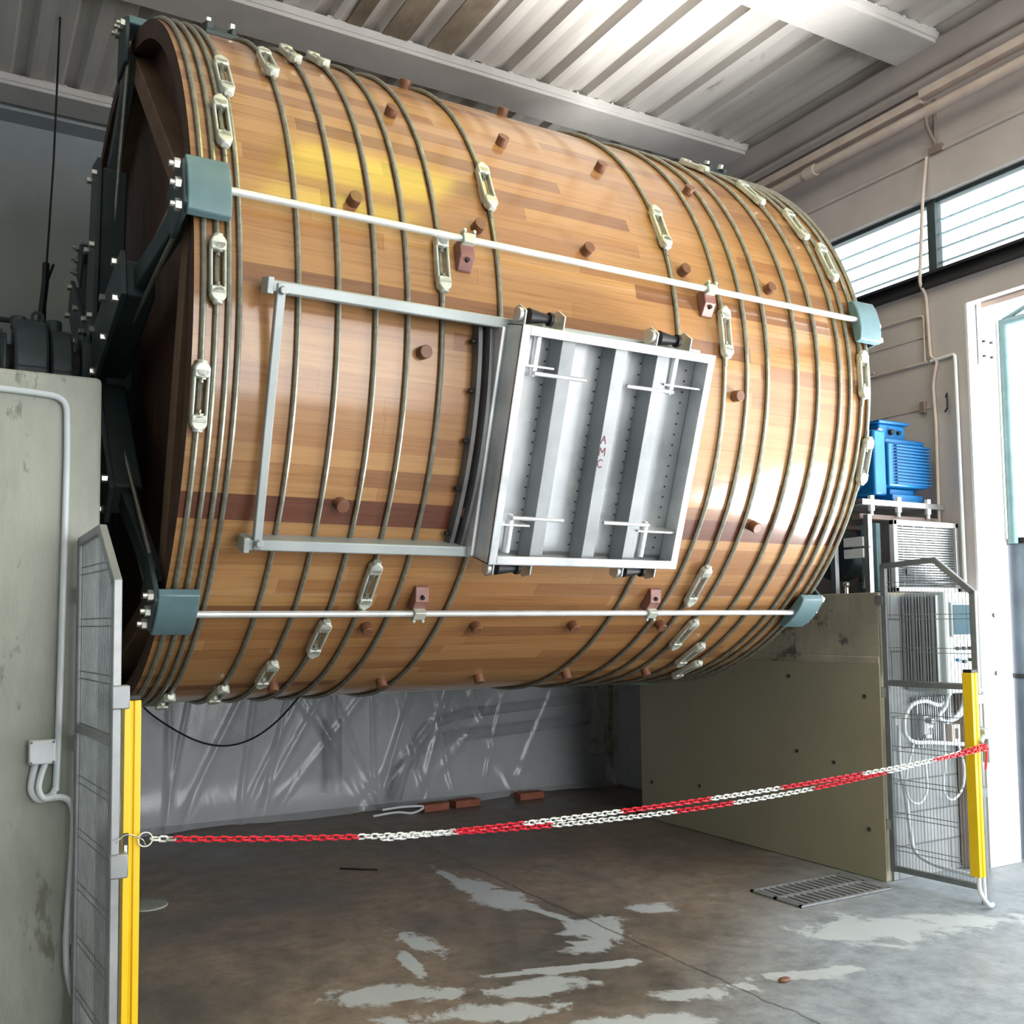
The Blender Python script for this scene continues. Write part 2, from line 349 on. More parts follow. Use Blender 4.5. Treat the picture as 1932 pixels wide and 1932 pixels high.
# ================================================================== SETTING
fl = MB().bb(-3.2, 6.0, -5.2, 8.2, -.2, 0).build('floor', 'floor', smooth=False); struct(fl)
yd = MB().bb(6.3, 16, -8, 12, -.3, -.02).build('floor_yard', 'asphalt', smooth=False); struct(yd)
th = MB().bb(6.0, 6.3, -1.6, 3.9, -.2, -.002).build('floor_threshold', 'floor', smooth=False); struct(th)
wb = MB().bb(-3.2, 6.3, 7.9, 8.15, 0, 5.55).build('wall_back', 'wallb', smooth=False); struct(wb)
wl = MB().bb(-3.2, -3.0, -5.2, 7.9, 0, 5.66).build('wall_left', 'wallb', smooth=False); struct(wl)
wf = MB(); wf.bb(-3.2, 1.6, -5.2, -5.0, 0, 5.66); wf.bb(5.9, 6.3, -5.2, -5.0, 0, 5.66); wf.bb(1.6, 5.9, -5.2, -5.0, 4.7, 5.66)
struct(wf.build('wall_front', 'wallb', smooth=False))
# right wall: window ribbon above, wide doorway below (y .3 - 3.9)
wr = MB()
wr.bb(6.0, 6.3, 3.9, 7.9, 0, 3.88); wr.bb(6.0, 6.3, -5.2, -1.6, 0, 3.88); wr.bb(6.0, 6.3, -1.6, 3.9, 3.70, 3.88)
wr.bb(6.0, 6.3, -5.2, 7.9, 4.52, 5.66)
wr.bb(6.0, 6.3, -5.2, -2, 3.88, 4.52); wr.bb(6.0, 6.3, 6.9, 7.9, 3.88, 4.52)
for z in (4.80,): wr.bb(5.985, 6.0, -5.2, 7.9, z, z+.025)
for (y0, y1, z) in ((4.17, 7.9, 3.55), (4.17, 7.9, 3.05)): wr.bb(5.993, 6.0, y0, y1, z, z+.012)
struct(wr.build('wall_right', 'wallr', smooth=False))
struct(MB().bb(6.0, 6.32, 3.885, 3.9, 0, 3.70).bb(6.001, 6.32, 3.9, 3.93, 0, 3.7).build('trim_1', 'jamb', smooth=False))
# ledge under the roof along the right wall
lg = MB(); lg.bb(5.90, 6.0, -5.2, 7.9, 5.36, 5.56); lg.bb(5.94, 6.0, -5.2, 7.9, 5.28, 5.36)
struct(lg.build('trim_2', 'wallr', bevel=.03))
# steel beam under the window ribbon
sb = MB(); sb.bb(5.93, 6.04, -2, 6.9, 3.88, 3.90); sb.bb(5.97, 6.0, -2, 6.9, 3.90, 3.955); sb.bb(5.93, 6.04, -2, 6.9, 3.955, 3.975)
struct(sb.build('trim_3', 'black', smooth=False))
# window ribbon
wfm = MB(); wfm.bb(6.06, 6.12, -2, 6.9, 3.88, 3.985); wfm.bb(6.06, 6.12, -2, 6.9, 4.49, 4.52)
for y in (-1.0, .3, 1.6, 2.87, 4.15, 5.43, 6.7): wfm.bb(6.05, 6.12, y-.03, y+.03, 3.9, 4.52)
w1 = struct(wfm.build('window_1', 'darkteal', smooth=False))
ln = MB()
for k in range(4): ln.bb(6.085, 6.115, -2, 6.9, 4.07+k*.1, 4.074+k*.1)
ln.build('louvre_edges', 'teagreen', w1, smooth=False)
MB().bb(6.10, 6.104, -2, 6.9, 3.96, 4.48).build('pane', 'glass', w1, smooth=False)

# roof of ribbed sheets running away from the camera, period .34 m
def roof(name, xa, xb, mat, ya=-5.2, yb=7.95):
    bm = bmesh.new(); prof = []
    k0 = math.floor((xa-4.535)/.342)-1
    for k in range(k0, k0+60):
        c = 4.535+.342*k
        for dx, dz in ((-.065, 0), (-.035, .05), (.035, .05), (.065, 0), (.10, .0), (.16, .008), (.22, 0)): prof.append((c+dx, 5.59+dz))
    prof = [p for p in prof if xa-1e-6 <= p[0] <= xb+1e-6]
    def zat(x, prof=prof): return 5.59
    prof = [(xa, 5.59)]+prof+[(xb, 5.59)]
    lo = [[bm.verts.new((x, y, z)) for x, z in prof] for y in (ya, yb)]; hi = [[bm.verts.new((x, y, z+.02)) for x, z in prof] for y in (ya, yb)]
    for q in range(len(prof)-1):
        bm.faces.new((lo[0][q], lo[0][q+1], lo[1][q+1], lo[1][q])); bm.faces.new((hi[0][q], hi[1][q], hi[1][q+1], hi[0][q+1]))
        for e in (0, 1): bm.faces.new((lo[e][q], hi[e][q], hi[e][q+1], lo[e][q+1]))
    m = MB(); m.bm.free(); m.bm = bm; return struct(m.build(name, mat, smooth=False))
roof('ceiling', -3.2, 6.3, 'ceil', ya=-5.2, yb=7.95)
# a run of stained older sheets lapped under the others
st = bmesh.new(); bands = [(2.30, 2.408), (2.56, 2.75), (2.90, 3.092)]
sm = MB()
for a, b_ in bands: sm.bb(a, b_, 4.35, 5.69, 5.582, 5.5895)
st.free(); struct(sm.build('ceiling_stained_sheet', 'ceil2', smooth=False))
# glowing yellow panel added out of frame; its reflection tints the barrel
struct(MB().bb(1.9, 3.0, 1.7, 3.2, 5.55, 5.57).build('ceiling_glow_panel', 'glow_panel', smooth=False))
i = 4
for (y0, y1) in ((7.35, 7.63), (5.70, 6.02), (3.96, 4.27), (2.2, 2.5), (.45, .75), (-1.3, -1.0), (-3.05, -2.75)):
    bm = MB(); bm.bb(-3.0, 5.93, y0, y1, 5.51, 5.575); bm.bb(-3.0, 5.93, y0-.012, y0+.05, 5.535, 5.59)
    rnd = random.Random(i)
    for k in range(60):
        x = rnd.uniform(-1, 5.9); bm.box((x, y0-.004, 5.585+rnd.uniform(-.004, .006)), (rnd.uniform(.02, .08), .03, rnd.uniform(.008, .02)))
    struct(bm.build('trim_%d' % i, 'beam', bevel=.004, seg=1)); i += 1
struct(MB().bb(-3.0, 5.9, 7.70, 7.9, 5.50, 5.56).build('trim_%d' % i, 'wallb', smooth=False))

# ================================================================== PLINTHS
pl = MB(); pl.bb(-1.6, .56, 4.0, 6.9, 0, 2.6)
tag(pl.build('concrete_plinth', 'concrete', bevel=.02), 'tall grey concrete plinth on the left carrying the dark shaft bearing', 'plinth')
pr = MB(); pr.bb(5.16, 5.995, 4.0, 6.3, 0, 1.77)
pr.bb(5.15, 5.16, 4.0, 6.3, 1.30, 1.37)
p2 = tag(pr.build('concrete_plinth', 'concrete_r', bevel=.015), 'stained low concrete plinth at right under the blue motor stand', 'plinth')
tag(MB().bb(5.2, 5.99, 3.985, 3.999, 0, 1.75).build('block_facing', 'block', smooth=False), 'whitewashed block facing behind the right wire guard', 'wall facing')
bd = thing('lining_board', (5.15, 5.2, 0), 'large beige lining board fixed to the side of the right plinth', 'board')
MB().poly([(5.135, 3.99, 0.005), (5.135, 6.28, 0.005), (5.135, 6.28, 1.32), (5.135, 3.99, 1.32)], (.014, 0, 0)).build('board_panel', 'board', bd, smooth=False)
scr = None
for (y, z) in ((4.1, .30), (4.1, 1.12), (4.65, .72), (4.7, 1.22), (5.6, .35), (5.6, 1.22), (5.2, .3), (6.15, 1.2), (6.15, .3), (4.35, .68)):
    o = MB().cyl((5.137, y, z), (5.130, y, z), .013, 12).build('screw', 'gap', bd) if scr is None else copy_part(scr[0], Matrix.Translation((0, y-scr[1], z-scr[2])))
    if scr is None: scr = (o, y, z)
# loose rubble at the foot of the left plinth
rb = MB(); rr = random.Random(3)
for k in range(90):
    x = rr.uniform(.0, .56); s = rr.uniform(.01, .05); h = .10*max(0, 1-abs(x-.15)*1.3)
    rb.sphere((x, 3.99-rr.uniform(0, .14), rr.uniform(0, h)), s, 4, (1, 1, .6))
tag(rb.build('mortar_rubble', 'concrete', ang=20), 'pale crumbling mortar at the foot of the left plinth', 'rubble', kind='stuff')

# ================================================================== DRUM
D = thing('tanning_drum', (2.73, AY, AZ), 'huge varnished wooden drum bound with steel hoops', 'drum')
OFF = -WORLD[D.name]
def local(m): return Matrix.Translation(OFF) @ m
bm = bmesh.new(); n = 288; uvl = bm.loops.layers.uv.new('UVMap')
xs = [X0+(X1-X0)*k/8 for k in range(9)]
ring_o = [[bm.verts.new(dp(x, -180+360*k/n)) for k in range(n)] for x in xs]
for a in range(8):
    for k in range(n):
        f = bm.faces.new((ring_o[a][k], ring_o[a+1][k], ring_o[a+1][(k+1) % n], ring_o[a][(k+1) % n]))
        for l, (xx, kk) in zip(f.loops, ((xs[a], k), (xs[a+1], k), (xs[a+1], k+1), (xs[a], k+1))):
            l[uvl].uv = (xx, (-180+360*kk/n)*PI/180*R)
for e, x in ((0, X0), (8, X1)):
    inn = [bm.verts.new(dp(x, -180+360*k/n, R-.085)) for k in range(n)]
    inn2 = [bm.verts.new(dp(x+(.11 if e == 0 else -.11), -180+360*k/n, R-.085)) for k in range(n)]
    for k in range(n):
        k1 = (k+1) % n
        bm.faces.new((ring_o[e][k], ring_o[e][k1], inn[k1], inn[k])); bm.faces.new((inn[k], inn[k1], inn2[k1], inn2[k]))
mb = MB(); mb.bm.free(); mb.bm = bm
shell = mb.build('barrel_staves', 'staves', D)
shell.data.materials.append(M_['endwood'])
for p in shell.data.polygons:
    c = p.center + WORLD[D.name]
    if math.hypot(c.y-AY, c.z-AZ) < R-.01: p.material_index = 1
for nm, x0_, x1_ in (('end_wall', X0+.10, X0+.16), ('end_wall', X1-.16, X1-.10)):
    MB().cyl((x0_, AY, AZ), (x1_, AY, AZ), R-.084, 96).build(nm, 'endwood', D)

BR = (79, 10.6, -45.6, -101.8, -158.0, 141.0)
# timber chords between brackets on the left end + pieces
def chord(a0, a1, x, w, r=R-.13):
    p, q = dp(x, a0, r), dp(x, a1, r); d = (q-p); nrm = Vector((1, 0, 0)).cross(d).normalized()
    rot = Matrix((d.normalized(), Vector((1, 0, 0)), nrm)).transposed()
    return MB().box((p+q)/2, (d.length, .10, w), rot)
for j in range(6):
    a0, a1 = BR[j], BR[(j+1) % 6]
    if j < 5: chord(a0, a1, X0+.055, .11).build('end_beam', 'endbeam', D, bevel=.006)
chord(141.0, 79, X0+.055, .11).build('end_beam', 'endbeam', D, bevel=.006)
# hub and spider arms (left), hub (right)
hub = MB(); hub.cyl((.62, AY, AZ), (.72, AY, AZ), .20, 40); hub.cyl((.72, AY, AZ), (.86, AY, AZ), .30, 40)
hub.build('hub', 'darkteal', D, bevel=.012)
MB().cyl((-.6, AY, AZ), (.62, AY, AZ), .115, 32).build('shaft', 'black', D)
MB().cyl((4.6, AY, AZ), (5.14, AY, AZ), .13, 32).ring((0, AY, AZ), 0, .3, 4.64, 4.78, 40).build('shaft', 'black', D)
def arm(a, first=None):
    t = math.radians(a); c = Vector((0, -math.cos(t), math.sin(t))); tan = Vector((0, math.sin(t), math.cos(t)))
    rot = Matrix((c, tan, Vector((1, 0, 0)).normalized())).transposed()
    if rot.determinant() < 0: rot = Matrix((c, -tan, Vector((1, 0, 0)))).transposed()
    O = Vector((0, AY, AZ)); return t, c, tan, rot, O
arm_parts = None
for a in BR:
    t, c, tan, rot, O = arm(a)
    if arm_parts is None:
        m = MB(); 
        def at(x, r, s): return O + Vector((x, 0, 0)) + c*r + tan*s
        # tapered box girder, x = along the shaft
        pts = [at(.69, .2, -.13), at(.69, 1.06, -.085), at(.69, 1.06, .085), at(.69, .2, .13)]
        m.poly(pts, (.13, 0, 0))
        g = m.build('spider_arm', 'darkteal', D, bevel=.01)
        m = MB(); m.poly([at(.665, .15, -.16), at(.665, 1.10, -.105), at(.665, 1.10, .105), at(.665, .15, .16)], (.025, 0, 0)); fg = m.build('flange', 'darkteal', g, bevel=.004)
        bo = []
        for r_ in (.30, .66, 1.02):
            for s in (-1, 1): bo.append(MB().cyl(at(.665, r_, s*(.125-.035*r_)), at(.640, r_, s*(.125-.035*r_)), .019, 6).build('bolt', 'bolt', g))
        m = MB(); m.poly([at(.72, 1.0, -.05), at(.80, 1.66, -.05), at(.80, 1.66, .05), at(.72, 1.0, .05)], (.06, 0, 0))
        ch = m.build('outer_channel', 'darkteal', D, bevel=.006)
        arm_parts = (g, fg, bo, ch, a)
    else:
        g, fg, bo, ch, a_ = arm_parts
        rm = Matrix.Rotation(math.radians(a_-a)*-1*-1, 4, 'X')
        rm = Matrix.Rotation(-(math.radians(a)-math.radians(a_)), 4, 'X')
        g2 = copy_part(g, rm); copy_part(fg, Matrix(), g2); copy_part(ch, rm)
        for q in bo: copy_part(q, Matrix(), g2)
# thin steel braces beside the arms
for a in (79, 10.6, -45.6):
    for s in (-.16, .16):
        t, c, tan, rot, O = arm(a)
        MB().tube([O+Vector((.74, 0, 0))+c*.3+tan*s*.6, O+Vector((.80, 0, 0))+c*1.62+tan*s*.45], .012, 8).build('brace', 'hoop', D)

# hoops ------------------------------------------------------------
HX = [.863, .912, .960, 1.003, 1.241, 1.412, 1.578, 1.726, 1.890, 2.184, 3.216, 3.520, 3.676, 3.823, 4.041, 4.202, 4.375, 4.458, 4.547, 4.604]
TB = {.863: [-15.2], .912: [.6], .960: [22.5], 1.003: [32.5, -75.5], 1.241: [41, -72], 1.412: [50, -63], 1.578: [53, -52.5], 1.726: [-41], 1.89: [7], 2.184: [22],
      3.216: [22.2], 3.52: [4.2], 3.676: [-40.3], 3.823: [-53], 4.041: [-60.5, 55], 4.202: [42.2, -68], 4.375: [33], 4.458: [23.5], 4.547: [.9], 4.604: [-14.5]}
# which side of the hoop the turnbuckle sits on
hoop0 = None; tb0 = None
def make_turnbuckle(parent):
    m = MB()
    for s in (-1, 1): m.box((0, s*.0265, .012), (.19, .011, .030))
    for s in (-1, 1):
        m.cyl((s*.100, 0, -.006), (s*.100, 0, .034), .031, 18); m.box((s*.088, 0, .014), (.034, .060, .040))
        m.cyl((s*.120, 0, .014), (s*.138, 0, .014), .020, 12)
    return m
for idx, hx in enumerate(HX):
    if hoop0 is None:
        rr_ = R+.011; m = MB(); m.tube([dp(hx, 360*k/180, rr_) for k in range(180)], .011, 8, closed=True); h = m.build('hoop', 'hoop', D); hoop0 = (h, hx)
    else: h = copy_part(hoop0[0], Matrix.Translation((hx-hoop0[1], 0, 0)))
    for ang in TB[hx]:
        w = frame_at(hx, ang, R+.012)
        # matrix relative to hoop (hoop sits at drum origin plus an x shift)
        loc = Matrix.Translation((hoop0[1]-hx, 0, 0)) @ local(w)
        if tb0 is None:
            m = make_turnbuckle(h); me_o = m.build('turnbuckle', 'zinc', None, bevel=.005); tb0 = me_o
            me_o.parent = h; me_o.matrix_local = loc
            te0 = []
            for s_ in (-1, 1):
                tr = MB(); tr.cyl((s_*.175, 0, -.006), (s_*.05, 0, .014), .0095, 8); tr.cyl((s_*.085, 0, .014), (s_*.065, 0, .014), .019, 6)
                to = tr.build('threaded_end', 'hoop', None); to.parent = h; to.matrix_local = loc; te0.append(to)
        else:
            copy_part(tb0, loc, h)
            for q in te0: copy_part(q, loc, h)

# pegs ------------------------------------------------------------
rows = [(57.0, 2), (35.6, 1), (14.3, 0), (-6.1, 1), (-28.1, 0), (-50.4, 1), (-69.2, 0)]
peg0 = None
for deg, odd in rows:
    for x in ((1.5, 2.1, 2.7, 3.3, 3.9), (1.8, 2.4, 3.0, 3.6), (2.1, 2.7))[odd]:
        if -35 < deg < 0 and 2.1 < x < 3.4: continue
        w = local(frame_at(x, deg, R-.005))
        if peg0 is None:
            m = MB(); m.cyl((0, 0, 0), (0, 0, .05), .029, 20); peg0 = m.build('peg', 'peg', None, bevel=.003); peg0.parent = D; peg0.matrix_local = w
        else: copy_part(peg0, w)

# tie rods, end brackets, stand-offs -------------------------------
rod0 = None
br_w = br_d = None
def make_end_bracket():
    """built about (x along drum = 0, arc = 0) in the local frame a, b, c of frame_at"""
    m = MB(); 
    # thick curved cap plate
    pr_ = [(-.122, .030), (-.118, .068), (-.06, .084), (0, .088), (.06, .084), (.118, .068), (.122, .030), (.10, .028), (-.10, .028)]
    m.poly([(a_, -.085, c_) for a_, c_ in pr_], (0, .17, 0)); return m
def make_web():
    m = MB(); m.poly([(-.115, -.100, -.16), (-.115, -.100, .03), (-.09, -.100, .072), (.09, -.100, .072), (.115, -.100, .03), (.115, -.100, -.20)], (0, .022, 0)); return m
NUTS = ((.085, .035), (-.085, .03), (0, .04))
def make_nut(): return MB().cyl((0, -.100, 0), (0, -.122, 0), .024, 6).cyl((0, -.12, 0), (0, -.140, 0), .012, 10)
proto = {}
def put(kind, builder, mat, loc, parent, bevel=0):
    if kind not in proto:
        o = builder().build(kind, mat, None, bevel=bevel); o.parent = parent; o.matrix_local = loc; proto[kind] = o; return o
    return copy_part(proto[kind], loc, parent)
for a in BR:
    r0 = put('tie_rod', lambda: MB().cyl((0, -1.80, 0), (0, 1.80, 0), .0155, 14), 'rod', local(frame_at(2.73, a, R+.062)), D)
    for side, x in ((0, .872), (1, 4.575)):
        fr = frame_at(x, a, R+.002)
        if side: fr = fr @ Matrix.Rotation(PI, 4, 'Z')
        b_ = put('end_bracket', make_end_bracket, 'teal', local(fr), D, .006)
        put('web_plate', make_web, 'darkteal', Matrix(), b_, .005)
        for q in NUTS: put('nut', make_nut, 'bolt', Matrix.Translation((q[0], 0, q[1])), b_)
    if a in (10.6, -45.6):
        for x in (2.006, 3.412):
            def rb():
                m = MB(); m.poly([(-.075, -.036, 0), (-.075, -.036, .012), (-.02, -.036, .055), (.055, -.036, .055), (.055, -.036, 0)], (0, .072, 0))
                return m
            s = 1 if a > 0 else -1
            fr = frame_at(x, a - 1.6*s, R) @ (Matrix.Identity(4) if s > 0 else Matrix.Rotation(PI, 4, 'Z'))
            b_ = put('rod_bracket', rb, 'rust', local(fr), D, .004)
            put('clamp', lambda: MB().box((.047, 0, .062), (.045, .062, .05)).cyl((.078, -.024, .055), (.078, -.024, .092), .009, 8).cyl((.078, .024, .055), (.078, .024, .092), .009, 8), 'zinc', Matrix(), b_, .004)
            put('hole', lambda: MB().cyl((-.035, 0, .03), (-.038, 0, .052), .010, 12), 'black', Matrix(), b_)

for x, a in ((1.18, 66), (4.44, 65)):
    def tc_():
        m = MB(); m.box((0, 0, .02), (.16, .17, .03)); m.box((0, -.06, .045), (.12, .04, .05)); m.box((0, .06, .045), (.12, .03, .04)); m.box((0, 0, .045), (.03, .12, .02)); return m
    b_ = put('top_clamp', tc_, 'darkteal', local(frame_at(x, a, R)), D, .006)
    for q in (-.06, .06): put('clamp_bolt%d' % (q > 0), lambda q=q: MB().cyl((.0, q, .06), (.0, q, .09), .018, 6), 'bolt', Matrix(), b_).name = 'clamp_bolt'

# hatch: rails, strut, sliding steel door ------------------------------
HC = -17.6
tH = math.radians(HC); nv = Vector((0, -math.cos(tH), math.sin(tH))); tv = Vector((0, math.sin(tH), math.cos(tH)))
ROTH = Matrix((Vector((1, 0, 0)), tv, nv)).transposed()
if ROTH.determinant() < 0: ROTH = Matrix((Vector((1, 0, 0)), tv, nv)).transposed()
def hp(x, t, nn): return Vector((x, AY, AZ)) + tv*t + nv*nn
def hbox(m, x0, x1, t0, t1, n0, n1):
    m.poly([hp(x0, t0, n0), hp(x1, t0, n0), hp(x1, t1, n0), hp(x0, t1, n0)], nv*(n1-n0)); return m
for t0, t1 in ((.498, .545), (-.522, -.475)):
    r_ = hbox(MB(), 1.095, 3.25, t0, t1, 1.665, 1.80).build('door_rail', 'railsteel', D, bevel=.006)
    k = MB(); tm = (t0+t1)/2; 
    hbox(k, 1.075, 1.10, t0-.008, t1+.008, 1.72, 1.81); k.cyl(hp(1.135, tm-.012*(1 if t0 > 0 else -1), 1.80), hp(1.135, tm-.012*(1 if t0 > 0 else -1), 1.835), .017, 6)
    k.build('end_stop', 'railsteel', r_, bevel=.003)
hbox(MB(), 1.115, 1.15, -.515, .535, 1.775, 1.81).build('stop_strut', 'railsteel', D, bevel=.004)
# rim of the opening, left of the door; its grey is darkened as shade
fr_ = MB(); fr_.poly([dp(2.045, -17.6+s, R-.01) for s in range(-17, 18)] + [dp(2.045, -17.6+s, R+.055) for s in range(17, -18, -1)], (.02, 0, 0))
fr_.poly([dp(2.085, -17.6+s, R-.01) for s in range(-17, 18)] + [dp(2.085, -17.6+s, R+.085) for s in range(17, -18, -1)], (.02, 0, 0))
hf = fr_.build('hatch_rim', 'rimgrey', D)
bs = MB()
for s in (-14, -7, 0, 7, 14): q = dp(2.036, -17.6+s, R+.028); bs.cyl(q+Vector((.01, 0, 0)), q-Vector((.012, 0, 0)), .011, 8)
bs.build('bolts', 'black', hf)
door = MB(); x0, x1, t0, t1 = 2.15, 3.235, -.525, .525
hbox(door, x0+.01, x1-.01, t0+.01, t1-.01, 1.79, 1.80)
hd = door.build('hatch_door', 'steel', D, smooth=False)
f_ = MB(); nb, nf = 1.755, 1.93
hbox(f_, x0, x0+.008, t0, t1, nb, nf); hbox(f_, x1-.008, x1, t0, t1, nb, nf); hbox(f_, x0, x1, t0, t0+.008, nb, nf); hbox(f_, x0, x1, t1-.008, t1, nb, nf)
for a_, b_, c_, d_ in ((x0, x0+.042, t0, t1), (x1-.042, x1, t0, t1), (x0+.042, x1-.042, t0, t0+.042), (x0+.042, x1-.042, t1-.042, t1)): hbox(f_, a_, b_, c_, d_, nf-.010, nf)
hbox(f_, x0-.03, x0, t0+.02, t1-.02, 1.755, 1.80); hbox(f_, x0-.045, x0-.03, t0+.02, t1-.02, 1.755, 1.84)
f_.build('door_frame', 'bright', hd, bevel=.002, seg=1)
for xr in (2.375, 2.665, 2.905):
    m = MB(); hbox(m, xr, xr+.058, t0+.01, t1-.01, 1.80, 1.905); hbox(m, xr+.05, xr+.072, t0+.01, t1-.01, 1.893, 1.905)
    m.build('rib', 'ribsteel', hd, bevel=.003)
rv = None
for xr in (2.38, 2.67, 2.91, 3.19):
    for k in range(18):
        q = hp(xr-.014, t0+.08+k*.052, 1.80)
        if rv is None: rv = MB().cyl(q, q+nv*.005, .0042, 6).build('rivet', 'gap', hd); q0_ = q
        else: copy_part(rv, Matrix.Translation(q-q0_))
# clamping screws with cross bars in the four corners
for (xc, tc, sx, st) in ((2.262, .40, 1, 1), (3.032, .40, -1, 1), (2.262, -.385, 1, -1), (3.032, -.385, -1, -1)):
    m = MB(); m.cyl(hp(xc, tc+st*.09, 1.875), hp(xc, tc-st*.06, 1.875), .021, 14); m.cyl(hp(xc, tc-st*.06, 1.875), hp(xc, tc-st*.085, 1.875), .014, 12)
    k = m.build('clamp_screw', 'bright', hd)
    m = MB(); e = .27; q0, q1 = hp(xc-sx*.005, tc-st*.072, 1.90), hp(xc+sx*e, tc-st*.072, 1.90); m.cyl(q0, q1, .010, 10); m.build('handle', 'bright', k)
    m = MB(); xa, xb = (x0+.01, xc+.085) if sx > 0 else (xc-.065, x1-.01)
    hbox(m, min(xa, xb), max(xa, xb), tc-st*.042-.004, tc-st*.042+.004, 1.80, 1.915); m.build('bracket_plate', 'bright', k)
# rollers running on the rails
for (xc, st) in ((2.275, 1), (2.995, 1), (2.30, -1), (3.03, -1)):
    tt = .565*st if st > 0 else -.555
    m = MB(); 
    for s in (-.10, .10):
        m.poly([hp(xc+s-.004, tt-.045, 1.80), hp(xc+s-.004, tt+.03, 1.80), hp(xc+s-.004, tt+.045, 1.84), hp(xc+s-.004, tt+.02, 1.90), hp(xc+s-.004, tt-.045, 1.90)] if st > 0 else
               [hp(xc+s-.004, tt+.045, 1.80), hp(xc+s-.004, tt-.03, 1.80), hp(xc+s-.004, tt-.045, 1.84), hp(xc+s-.004, tt-.02, 1.90), hp(xc+s-.004, tt+.045, 1.90)], (.008, 0, 0))
    hbox(m, xc-.10, xc+.10, tt-.006, tt+.006, 1.80, 1.815)
    m.cyl(hp(xc-.125, tt, 1.865), hp(xc-.105, tt, 1.865), .030, 16)
    c_ = m.build('roller_bracket', 'bright', hd, bevel=.002, seg=1)
    MB().cyl(hp(xc-.06, tt, 1.85), hp(xc+.045, tt, 1.85), .034, 20, .018).cyl(hp(xc+.045, tt, 1.85), hp(xc+.06, tt, 1.85), .03, 18).build('roller', 'black', c_)
# faint hand-marked letters on the middle rib: A M C
m = MB(); xb = 2.669; w = .005
def stroke(p, q): 
    a_ = Vector(p); b_ = Vector(q); d = (b_-a_); L = d.length; ang = math.atan2(d.y, d.x); cc = (a_+b_)/2
    rot = ROTH @ Matrix.Rotation(ang, 3, 'Z'); m.box(hp(cc.x, cc.y, 1.9055), (L, w, .001), rot)
for L_, t_ in (('A', .055), ('M', 0), ('C', -.055)):
    X, T = xb, t_; 
    S = {'A': [((0, 0), (.3, 1)), ((.3, 1), (.6, 0)), ((.15, .45), (.45, .45))], 'M': [((0, 0), (.05, 1)), ((.05, 1), (.35, .4)), ((.35, .4), (.65, 1)), ((.65, 1), (.7, 0))],
         'C': [((.6, .85), (.3, 1)), ((.3, 1), (.02, .7)), ((.02, .7), (.02, .3)), ((.02, .3), (.3, 0)), ((.3, 0), (.6, .15))]}[L_]
    for p, q in S: stroke((X+p[0]*.045, T+p[1]*.038), (X+q[0]*.045, T+q[1]*.038))
m.build('marking', 'ink', hd, smooth=False)

# gear wheel on the far end
gw = thing('ring_gear', (4.88, AY, AZ), 'dark ring gear behind the right end of the drum', 'gear')
g = MB(); g.ring((0, AY, AZ), 1.18, 1.42, 4.80, 4.93, 96)
for k in range(96): a = 360*k/96; q = dp(4.865, a, 1.44); t = math.radians(a); g.box(q, (.13, .05, .045), Matrix.Rotation(-t, 3, 'X'))
g.build('toothed_rim', 'black', gw, smooth=False)
g = MB()
for a in range(0, 360, 60): g.cyl(dp(4.86, a+10, .15), dp(4.86, a+10, 1.22), .06, 10)
g.build('spokes', 'black', gw)
g = MB(); g.bb(5.17, 5.22, 4.62, 6.2, 1.772, 2.95)
tag(g.build('gear_cover', 'black', bevel=.02), 'black sheet-steel gear cover beside the right end of the drum', 'cover')

# ================================================================== LEFT BEARING AND CABLE
B = thing('shaft_bearing', (.45, AY, 2.6), 'dark split bearing housing on top of the left plinth', 'bearing')
MB().bb(.26, .63, AY-.38, AY+.38, 2.602, 2.66).build('base_plate', 'darkteal', B, bevel=.01)
hs = MB(); hs.cyl((.30, AY, AZ), (.46, AY, AZ), .245, 40); hs.bb(.30, .46, AY-.25, AY+.25, 2.66, 2.90); hs.bb(.31, .45, AY-.36, AY+.36, 2.66, 2.80)
hs.build('housing', 'darkteal', B, bevel=.015)
hs = MB(); hs.cyl((.47, AY, AZ), (.58, AY, AZ), .21, 36); hs.bb(.47, .58, AY-.21, AY+.21, 2.66, 2.90); hs.build('seal_cap', 'darkteal', B, bevel=.015)
m = MB()
for (x, y) in ((.345, -.30), (.42, -.30), (.52, -.24), (.345, .3), (.42, .3)): m.cyl((x, AY+y, 2.79), (x, AY+y, 2.85), .02, 6)
m.build('bolts', 'bolt', B)
m = MB(); m.tube([(.42+.028*math.cos(a*PI/6), AY, AZ+.275+.028*math.sin(a*PI/6)) for a in range(12)], .009, 6, closed=True); m.build('lifting_eye', 'darkteal', B)
for x in (.33, .5): MB().cyl((x, AY, AZ+.20), (x, AY, AZ+.265), .04, 12).build('grease_cap', 'darkteal', B, bevel=.005)
m = MB(); m.cyl((-.9, AY, AZ), (-.1, AY, AZ), .20, 28).cyl((-.1, AY, AZ), (.27, AY, AZ), .17, 28); 
for k in range(9): m.ring((0, AY, AZ), .15, .19, .0+k*.03, .012+k*.03, 28)
m.bb(-.9, .2, AY-.2, AY+.2, 2.602, 2.66)
tag(m.build('rotary_coupling', 'darkteal', bevel=.006), 'dark ribbed coupling left of the shaft bearing', 'coupling')
hc = thing('hanging_cable', (.62, 6.55, 5.5), 'thin black cable with a hook hanging in front of the rear wall', 'cable')
MB().tube([(.615, 6.5, 5.59), (.59, 6.5, 4.6), (.556, 6.5, 3.86), (.553, 6.5, 3.1)], .0075, 6).build('wire', 'black', hc)
MB().tube([(.556, 6.5, 3.93), (.553, 6.5, 3.80), (.535, 6.5, 3.60), (.53, 6.5, 3.53)], .022, 8).tube([(.555, 6.5, 3.78), (.60, 6.5, 3.93)], .009, 6).build('hook', 'black', hc)
